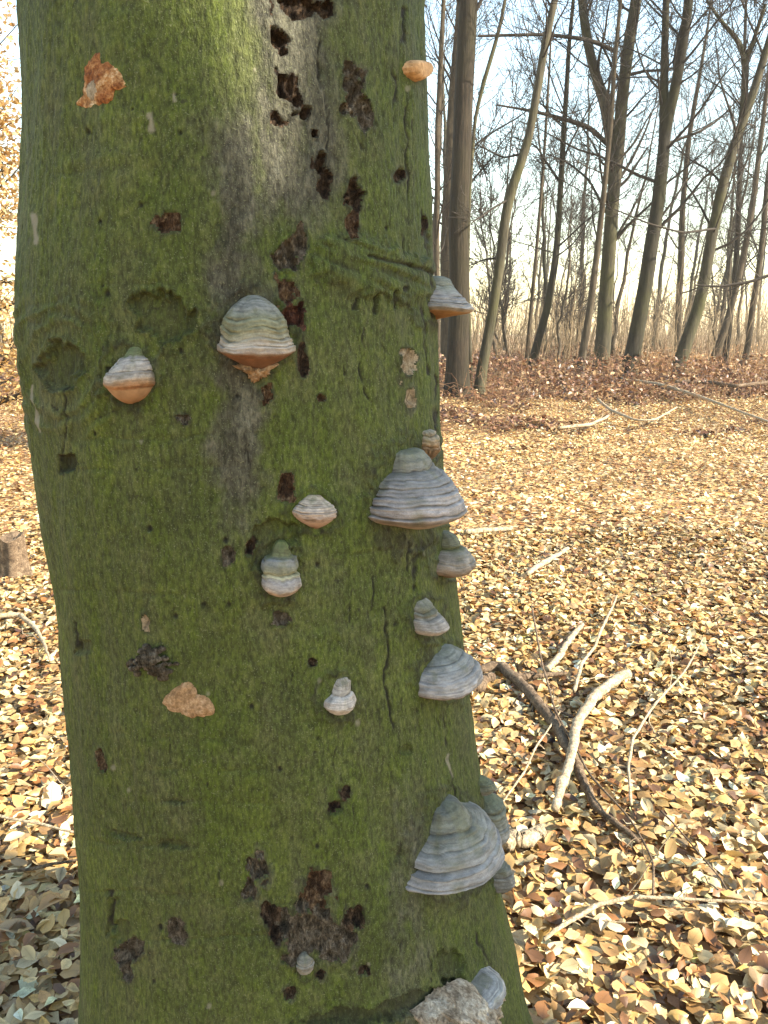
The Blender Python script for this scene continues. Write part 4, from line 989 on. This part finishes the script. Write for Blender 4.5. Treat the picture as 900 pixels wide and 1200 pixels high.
# near
xs, ys, ss, zs = [], [], [], []
for (n, yr, sp, si, zm, pw) in [(54000, (.3, 6.2), (.58, .7), (.033, .070), .048, 2)]:
    a = litter(n, yr, sp, si, zm, rng, pw); xs.append(a[0]); ys.append(a[1]); ss.append(a[2]); zs.append(a[3])
x, y, s, z = [np.concatenate(q) for q in (xs, ys, ss, zs)]
keep = ((x-TC(0.))**2+(y-TY)**2 > .36**2); x, y, s, z = x[keep], y[keep], s[keep], z[keep]
n = len(x); R3 = rotmats(n, .42, rng); kt = rng.integers(0, len(TEMPL), n)
hum = .03*np.maximum(vnoise(n2(x*2.2, y*2.2), 111), 0)
pos = np.stack([x, y, gz(x, y)+z+.004+hum], -1)
cl = pick_colors(n, x, y, rng)
# the 300 that show largest become objects
u, v, zc = project(pos)
tl = np.interp(v, LV, LU); tr = np.interp(v, RV, RU)
inview = (u > 4) & (u < 896) & (v > 0) & (v < 1196) & (zc > 0) & ((u < tl-6) | (u > tr+6)) & (z > .018)
order = np.argsort(np.where(inview, zc/s, 1e9))[:300]
single = np.zeros(n, bool); single[order] = True
b = ~single
vt = np.einsum('nij,nkj->nki', R3[b], TEMPL[kt[b]]*s[b][:, None, None])+pos[b][:, None]
nb = b.sum(); off = (np.arange(nb)*11)[:, None, None]
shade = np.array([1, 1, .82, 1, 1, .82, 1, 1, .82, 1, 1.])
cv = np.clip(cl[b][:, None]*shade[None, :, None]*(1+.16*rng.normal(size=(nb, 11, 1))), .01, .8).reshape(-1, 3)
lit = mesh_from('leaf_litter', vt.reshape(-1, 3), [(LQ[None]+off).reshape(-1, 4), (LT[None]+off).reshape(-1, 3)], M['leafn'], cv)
add_attr(lit, 'lv', np.tile(LV0, (nb, 1)))
tag(link('leaf_litter', lit), 'dense carpet of fallen tan and brown beech leaves', 'leaves', kind='stuff')
PALN = len(PAL); cache = {}
for i in order:
    k = int(kt[i])%20; ci = int(np.argmin(((PAL*np.array([1.10, 1.07, .90])-cl[i])**2).sum(1)))
    if (k, ci) not in cache:
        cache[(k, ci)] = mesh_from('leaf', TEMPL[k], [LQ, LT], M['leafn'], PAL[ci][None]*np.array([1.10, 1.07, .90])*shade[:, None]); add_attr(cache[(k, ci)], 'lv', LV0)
    o = link('leaf', cache[(k, ci)], ground)
    m4 = Matrix(R3[i].tolist()).to_4x4(); sc_ = float(s[i])
    o.matrix_local = Matrix.Translation(pos[i].tolist()) @ m4 @ Matrix.Scale(sc_, 4)
# middle distance: folded two-face leaves
def flat_leaves(x, y, z, size, rng, tilt, cl, mat, name):
    n = len(x)
    T4 = np.array([(0, -.5, 0), (-.30, .02, .10), (.30, .02, .10), (0, .5, 0)])
    R3 = rotmats(n, tilt, rng)
    v = np.einsum('nij,kj->nki', R3, T4)*size[:, None, None]+np.stack([x, y, z], -1)[:, None]
    off = (np.arange(n)*4)[:, None, None]; F = np.array([(0, 3, 1), (0, 2, 3)])
    return mesh_from(name, v.reshape(-1, 3), (F[None]+off).reshape(-1, 3), mat, np.repeat(cl, 4, 0), smooth=False)
n = 46000
y = np.sqrt(rng.uniform(.3, 6.4**2, n)); x = rng.uniform(-1, 1, n)*(.58*y+.7)
bl = flat_leaves(x, y, gz(x, y)+.002+.012*rng.random(n)+.03*np.maximum(vnoise(n2(x*2.2, y*2.2), 111), 0), rng.uniform(.045, .085, n), rng, .15, pick_colors(n, x, y, rng)*.8, M['leaf'], 'leaf_litter')
tag(link('leaf_litter', bl), 'matted lower layer of fallen leaves under the loose ones', 'leaves', kind='stuff')
n = 105000
y = np.sqrt(rng.uniform(5.6**2, 17**2, n)); x = rng.uniform(-1, 1, n)*(.58*y+.6)
sz = rng.uniform(.04, .085, n)
ml = flat_leaves(x, y, gz(x, y)+rng.random(n)*.05+.05*np.maximum(vnoise(n2(x*1.4, y*1.4), 111), 0), sz, rng, .42, pick_colors(n, x, y, rng), M['leaf'], 'leaf_litter')
tag(link('leaf_litter', ml), 'farther carpet of fallen leaves reaching to the brown undergrowth', 'leaves', kind='stuff')

# undergrowth: low dead bracken and bramble in front of the wood
n = 150000
y = rng.uniform(8.5, 40, n); x = rng.uniform(-1, 1, n)*(.58*y+1)
cl_n = 1.1*fbm(n2(x*.40, y*.34), 131, 4)+.95*sstep(7.5, 24, y)-.36
keep = (cl_n > .12+.5*rng.random(n)*sstep(16, 9, y)) & ~((x < -3) & (y < 15)); x, y, cl_n = x[keep], y[keep], cl_n[keep]; n = len(x)
hh = np.clip(cl_n, 0, 1)*(.22+.5*sstep(10, 18, y))
z = gz(x, y)+rng.random(n)**1.3*hh
UP = np.array([(.125, .050, .021), (.185, .085, .036), (.075, .030, .014), (.29, .17, .075), (.040, .017, .009), (.42, .29, .15)])
cl = UP[rng.choice(6, n, p=[.24, .24, .17, .18, .09, .08])]*(1+.2*rng.normal(size=(n, 1)))
orange = sstep(.2, .8, vnoise(n2(x*.12, y*.12), 141)+.35*sstep(6, 14, x))*sstep(20, 26, y)
cl = cl*(1-orange[:, None])+orange[:, None]*np.array([(.42, .235, .09)])*(1+.25*rng.normal(size=(n, 1)))
ug = flat_leaves(x, y, z, rng.uniform(.06, .15, n), rng, .9, np.clip(cl, .01, .7), M['leaf'], 'undergrowth')
tag(link('undergrowth', ug), 'low brown tangle of dead bracken before the wood', 'undergrowth', kind='stuff')
n = 5000
y = rng.uniform(11.5, 42, n); x = rng.uniform(-1, 1, n)*(.58*y+1)
K = 5; s_ = np.linspace(0, 1, K)
yaw = rng.uniform(0, 6.28, n); L = rng.uniform(.4, 1.5, n); up = rng.uniform(.05, 1.5, n)*sstep(9, 20, y)
B = np.zeros((n, K, 3)); B[..., 0] = x[:, None]+np.cos(yaw)[:, None]*s_*L[:, None]; B[..., 1] = y[:, None]+np.sin(yaw)[:, None]*s_*L[:, None]
B[..., :2] = np.stack([x, y], -1)[:, None]+(B[..., :2]-np.stack([x, y], -1)[:, None])*np.where(up > .7, .35, 1.0)[:, None, None]
B[..., 2] = gz(x, y)[:, None]+.03+up[:, None]*np.sin(s_*2.4)*L[:, None]*.6; B[:, 1:] += rng.normal(0, .04, (n, K-1, 3))
v_, f_ = tubes(B, np.maximum(.006*(1-s_*.5)[None]+0*L[:, None], .003), 3)
tag(link('bramble_stems', mesh_from('bramble_stems', v_, f_, M['stem'])), 'thin arching dead stems tangled in the undergrowth', 'undergrowth', kind='stuff')

# young beech that still holds its golden leaves, far left
bx, by = -5.35, 10.2
rng = R_(151)
z_ = np.linspace(-.1, 7, 24); P_ = np.stack([bx+.1*np.sin(z_), by+0*z_, z_+float(gz(bx, by))], -1); rad = np.maximum(.06*(1-z_/7.4), .01)
yb = empty('young_beech', P_[0]); b0 = np.array(yb.location)
v_, f_ = tubes((P_-b0)[None], rad[None], 8); link('trunk', mesh_from('trunk', v_, f_, M['bark_grey']), yb)
P1, R1_ = sprout((P_-b0)[None], rad[None], 70, .08, 1, 1.2, 2.8, 66, 7, .5, rng, .25, .1, .005)
P2, R2_ = sprout(P1, R1_, 7, .2, 1, .3, .8, 40, 4, .6, rng, .1, .12, .004)
v_, f_ = merge([tubes(P1, R1_, 4), tubes(P2, R2_, 3)]); br_ = link('crown', mesh_from('crown', v_, f_, M['twig']), yb)
pp = P2.reshape(-1, 3); pp = np.repeat(pp, 14, 0)+rng.normal(0, .11, (len(pp)*14, 3))
cg = np.array([(.50, .33, .13), (.42, .25, .085), (.56, .42, .22)])[rng.choice(3, len(pp))]*(1+.15*rng.normal(size=(len(pp), 1)))
lo = link('foliage', flat_leaves(pp[:, 0], pp[:, 1], pp[:, 2], rng.uniform(.06, .10, len(pp)), rng, .8, np.clip(cg, .02, .7), M['gold'], 'foliage'), yb); lo['kind'] = 'stuff'
tag(yb, 'young beech still holding golden dead leaves left of the big trunk', 'tree')

# ------------------------------------------------------------------ fallen wood
def on_ground(path, lift=0.0):
    P_ = []
    for (u, v, w) in path:
        p = ground_at(np.array(float(u)), np.array(float(v))); d = ray(u, v); t = (p[1]-CAM[1])/d[1]
        r = w/2*t/F0; r *= .82; P_.append([p[0], p[1], p[2]+.058+r*.35+lift*.7, r])
    return np.array(P_)
def gnarl(v, a, s): return v+a*np.stack([vnoise(v*s, 201), vnoise(v*s+7, 202), vnoise(v*s+13, 203)], -1)
def fallen(name, label, path, mat, seed, lift=0.0, group=None, sides=9, twigs=0, cat='branch'):
    q = smooth_poly(on_ground(path, lift), 60)
    rng = R_(seed); c = q[:, :3].mean(0); c[2] = q[:, 2].min()
    root = empty(name, c)
    P_ = q[:, :3]-c; wq_ = np.cumsum(rng.normal(0, .65, (60, 3)), 0); wq_ -= np.linspace(0, 1, 60)[:, None]*wq_[-1]; P_ += .16*q[:, 3:4]*wq_*np.array([1, 1, .4]); R_q = q[:, 3]*(1+.06*rng.normal(size=60))*np.linspace(1.1, .85, 60)
    # closed, broken ends
    P_ = np.concatenate([P_[:1]-(P_[1:2]-P_[:1])*.02, P_, P_[-1:]+(P_[-1:]-P_[-2:-1])*.02]); R_q = np.concatenate([[.0005], R_q, [.0005]])
    v, f = tubes(P_[None], R_q[None], sides)
    v = gnarl(v, .22*float(q[:, 3].mean()), .9/float(q[:, 3].mean()))
    link('stem', mesh_from('stem', v, f, mat), root)
    if twigs:
        S, SR = sprout(P_[None, 1:-1], R_q[None, 1:-1], twigs, .1, .95, .10, .35, 45, 5, .45, rng, .05, .15, .0018)
        for a, bq in zip(S, SR):
            v, f = tubes(a[None], bq[None], 4); link('twig', mesh_from('twig', v, f, mat), root)
    tag(root, label, cat, group)
    return root
dp, db = M['dead_pale'], M['dead_brown']
fallen('fallen_branch', 'thick darker fallen branch lying under the bleached one', [(560, 800, 10), (588, 795, 14), (615, 822, 15), (650, 865, 17), (676, 925, 16), (692, 962, 15), (745, 1005, 8)], db, 1, twigs=3)
fallen('fallen_branch', 'bleached peeled branch crossing over a darker one', [(735, 812, 12), (722, 820, 13), (700, 840, 14), (681, 875, 15), (667, 925, 15), (649, 978, 15)], dp, 2, .045)
fallen('fallen_branch', 'short side branch of dark wood leading off among the leaves', [(605, 808, 12), (630, 806, 9), (664, 803, 6)], db, 3)
fallen('fallen_branch', 'straight pale stick pointing away beyond the crossed branches', [(640, 800, 9), (658, 775, 9), (682, 745, 8)], dp, 4)
fallen('fallen_branch', 'thin bent pale stick beyond the bleached branch', [(672, 828, 5), (681, 795, 5), (697, 775, 4), (712, 735, 4), (722, 712, 3)], dp, 5, .02)
fallen('fallen_branch', 'short chunky white piece of wood beside the lowest fungi', [(588, 1012, 22), (612, 1004, 22), (636, 994, 20)], dp, 6)
fallen('fallen_branch', 'long curved twig lying across the leaves nearest the trunk foot', [(636, 1128, 5), (660, 1108, 6), (700, 1086, 7), (740, 1077, 6), (800, 1080, 5), (850, 1082, 5), (905, 1085, 4)], dp, 7, .015, twigs=4)
fallen('fallen_twig', 'wavy thin pale twig rising from the leaves past the bleached branch', [(738, 968, 4), (734, 920, 4), (740, 885, 4), (765, 845, 4), (800, 805, 3), (822, 765, 2.5)], dp, 8, .03, twigs=3)
fallen('fallen_twig', 'long dark twig running over the crossed branches', [(622, 730, 2.5), (634, 800, 3), (650, 860, 3), (690, 940, 3.5), (735, 990, 3.5), (764, 1045, 4), (762, 1085, 4)], db, 9, .06, twigs=5)
fallen('fallen_twig', 'slender pale forked twig left of the crossed branches', [(586, 968, 2.5), (612, 930, 3), (628, 895, 3), (655, 855, 2.5)], dp, 10, .03, twigs=2)
fallen('fallen_branch', 'yellowish stick lying alone on the open leaf carpet', [(618, 684, 7), (640, 668, 8), (665, 652, 6)], dp, 11)
fallen('fallen_branch', 'pale rotten strip of wood partly buried under leaves', [(545, 633, 7), (570, 631, 8), (600, 628, 6)], dp, 12)
fallen('fallen_branch', 'weathered grey log end showing beside the shell-shaped fungus', [(535, 826, 16), (556, 820, 18), (575, 808, 16)], db, 13)
fallen('fallen_branch', 'long bleached branch lying across the brown undergrowth', [(725, 455, 4), (770, 463, 5), (815, 478, 5), (860, 497, 4), (905, 516, 3.5)], dp, 14, .25, twigs=8)
fallen('fallen_branch', 'bent grey branch end at the edge of the undergrowth', [(655, 512, 4), (690, 508, 5), (706, 500, 4), (722, 488, 3)], dp, 15, .1, twigs=6)
fallen('fallen_branch', 'pair-forming pale stick slanting through the undergrowth edge', [(700, 478, 4), (715, 492, 4), (742, 505, 3.5), (765, 505, 3), (792, 488, 2.5)], dp, 16, .15, twigs=5)
fallen('fallen_branch', 'dark curved branch behind the bleached one in the undergrowth', [(790, 462, 4), (830, 462, 6), (860, 468, 6), (905, 462, 5)], db, 17, .3, twigs=6)
fallen('fallen_twig', 'dark twig lying in the trunk shadow left of the beech', [(-5, 1052, 4), (40, 1046, 5), (98, 1034, 4)], db, 18, .03)
fallen('fallen_twig', 'pair of straight pale twigs left of the trunk above its shadow', [(-5, 980, 4), (45, 990, 4), (95, 1003, 4)], dp, 19, .03)
fallen('fallen_branch', 'pale bent stick left of the trunk below the stump', [(-5, 738, 6), (25, 735, 7), (45, 752, 6), (60, 790, 4)], dp, 20, .02)
# bright big leaf left of the trunk
for (u0, v0, s0, yaw_, ci) in [(62, 945, .13, .3, 8), (26, 952, .085, 1.1, 7), (20, 1105, .10, 1.9, 9), (66, 1075, .12, 2.6, 3)]:
    p = ground_at(np.array(float(u0)), np.array(float(v0)))
    k = int(s0*100)%20; key = (k, ci)
    if key not in cache: cache[key] = mesh_from('leaf', TEMPL[k], [LQ, LT], M['leafn'], PAL[ci][None]*np.array([1.10, 1.07, .90])*shade[:, None]); add_attr(cache[key], 'lv', LV0)
    o = link('leaf', cache[key], ground); o.matrix_local = Matrix.Translation((p[0], p[1], p[2]+.045)) @ Matrix.Rotation(yaw_, 4, 'Z') @ Matrix.Rotation(.35, 4, 'X') @ Matrix.Scale(s0, 4)
# scattered twigs
rng = R_(161)
for i in range(60):
    yq = math.sqrt(rng.uniform(1.9**2, 9**2)); xq = rng.uniform(-.08, .55)*yq if rng.random() < .8 else rng.uniform(-.55, -.4)*yq
    L = rng.uniform(.12, .55); a = rng.uniform(0, 6.28); K = 8; s_ = np.linspace(-.5, .5, K)
    bend = rng.normal(0, .25)
    px = xq+np.cos(a)*s_*L-np.sin(a)*bend*L*s_*s_; py = yq+np.sin(a)*s_*L+np.cos(a)*bend*L*s_*s_
    P_ = np.stack([px, py, gz(px, py)+.045+rng.uniform(0, .02)+s_*rng.normal(0, .05)], -1); P_ += rng.normal(0, .004, P_.shape)
    c = P_[K//2].copy(); rad = np.linspace(1, .5, K)*rng.uniform(.0018, .0042)
    v, f = tubes((P_-c)[None], rad[None], 5)
    o = link('twig', mesh_from('twig', v, f, dp if rng.random() < .6 else db)); o.location = c
    tag(o, 'thin short dead twig lying loose on the leaf carpet', 'twig', 'loose twigs on the leaf carpet')
# stump left of the trunk
p = ground_at(np.array(20.), np.array(681.)); d = ray(20, 681); k = (p[1]/d[1])/F0
st = empty('tree_stump', p)
a = np.linspace(0, 2*math.pi, 28, endpoint=False); zz_ = np.linspace(-.05, 1, 9)
a2, z2 = np.meshgrid(a, zz_); r_ = (15*k)*(1.25-.3*sstep(-.05, .5, z2))*(1+.10*np.cos(5*a2+.4)+.08*vnoise(np.stack([np.cos(a2)*2, np.sin(a2)*2, z2], -1), 7))
hgt = 56*k*(1+.12*vnoise(np.stack([np.cos(a2)*2, np.sin(a2)*2, 0*a2], -1), 9))
q = np.stack([r_*np.cos(a2), r_*np.sin(a2), z2*hgt], -1)
id_ = np.arange(28*9).reshape(9, 28); nx_ = np.roll(id_, -1, 1)
f = np.stack([id_[:-1], nx_[:-1], nx_[1:], id_[1:]], -1).reshape(-1, 4)
link('bark', mesh_from('bark', q.reshape(-1, 3), f, M['dead_brown']), st)
topv = np.concatenate([q[-1], q[-1]*np.array([.55, .55, .93]), q[-1].mean(0)[None]*np.array([1, 1, .9])]); ii = np.arange(28)
link('cut_face', mesh_from('cut_face', topv, [np.stack([ii, np.roll(ii, -1), np.roll(ii, -1)+28, ii+28], -1), np.stack([ii+28, np.roll(ii, -1)+28, np.full(28, 56)], -1)], M['dead_brown']), st)
tag(st, 'small weathered tree stump left of the trunk on sunlit leaves', 'stump')

# ------------------------------------------------------------------ thin winter haze between the far trees
hm = bpy.data.materials.new('winter_haze'); hm.use_nodes = True
ht = hm.node_tree; ht.nodes.remove(ht.nodes['Principled BSDF'])
pv_ = ht.nodes.new('ShaderNodeVolumePrincipled'); pv_.inputs['Color'].default_value = (1, .93, .82, 1); pv_.inputs['Density'].default_value = .0008; pv_.inputs['Anisotropy'].default_value = .2
ht.links.new(pv_.outputs[0], ht.nodes['Material Output'].inputs['Volume'])
hx, hy0, hy1, hz0, hz1 = 440., -430., 440., -2.2, 19.
hv = np.array([(x_, y_, z_) for z_ in (hz0, hz1) for y_ in (hy0, hy1) for x_ in (-hx, hx)])
hf = np.array([(0, 2, 3, 1), (4, 5, 7, 6), (0, 1, 5, 4), (2, 6, 7, 3), (0, 4, 6, 2), (1, 3, 7, 5)])
tag(link('haze', mesh_from('haze', hv, hf, hm, smooth=False)), 'thin pale winter haze filling the wood', 'haze', kind='stuff')
sc.cycles.volume_bounces = 0
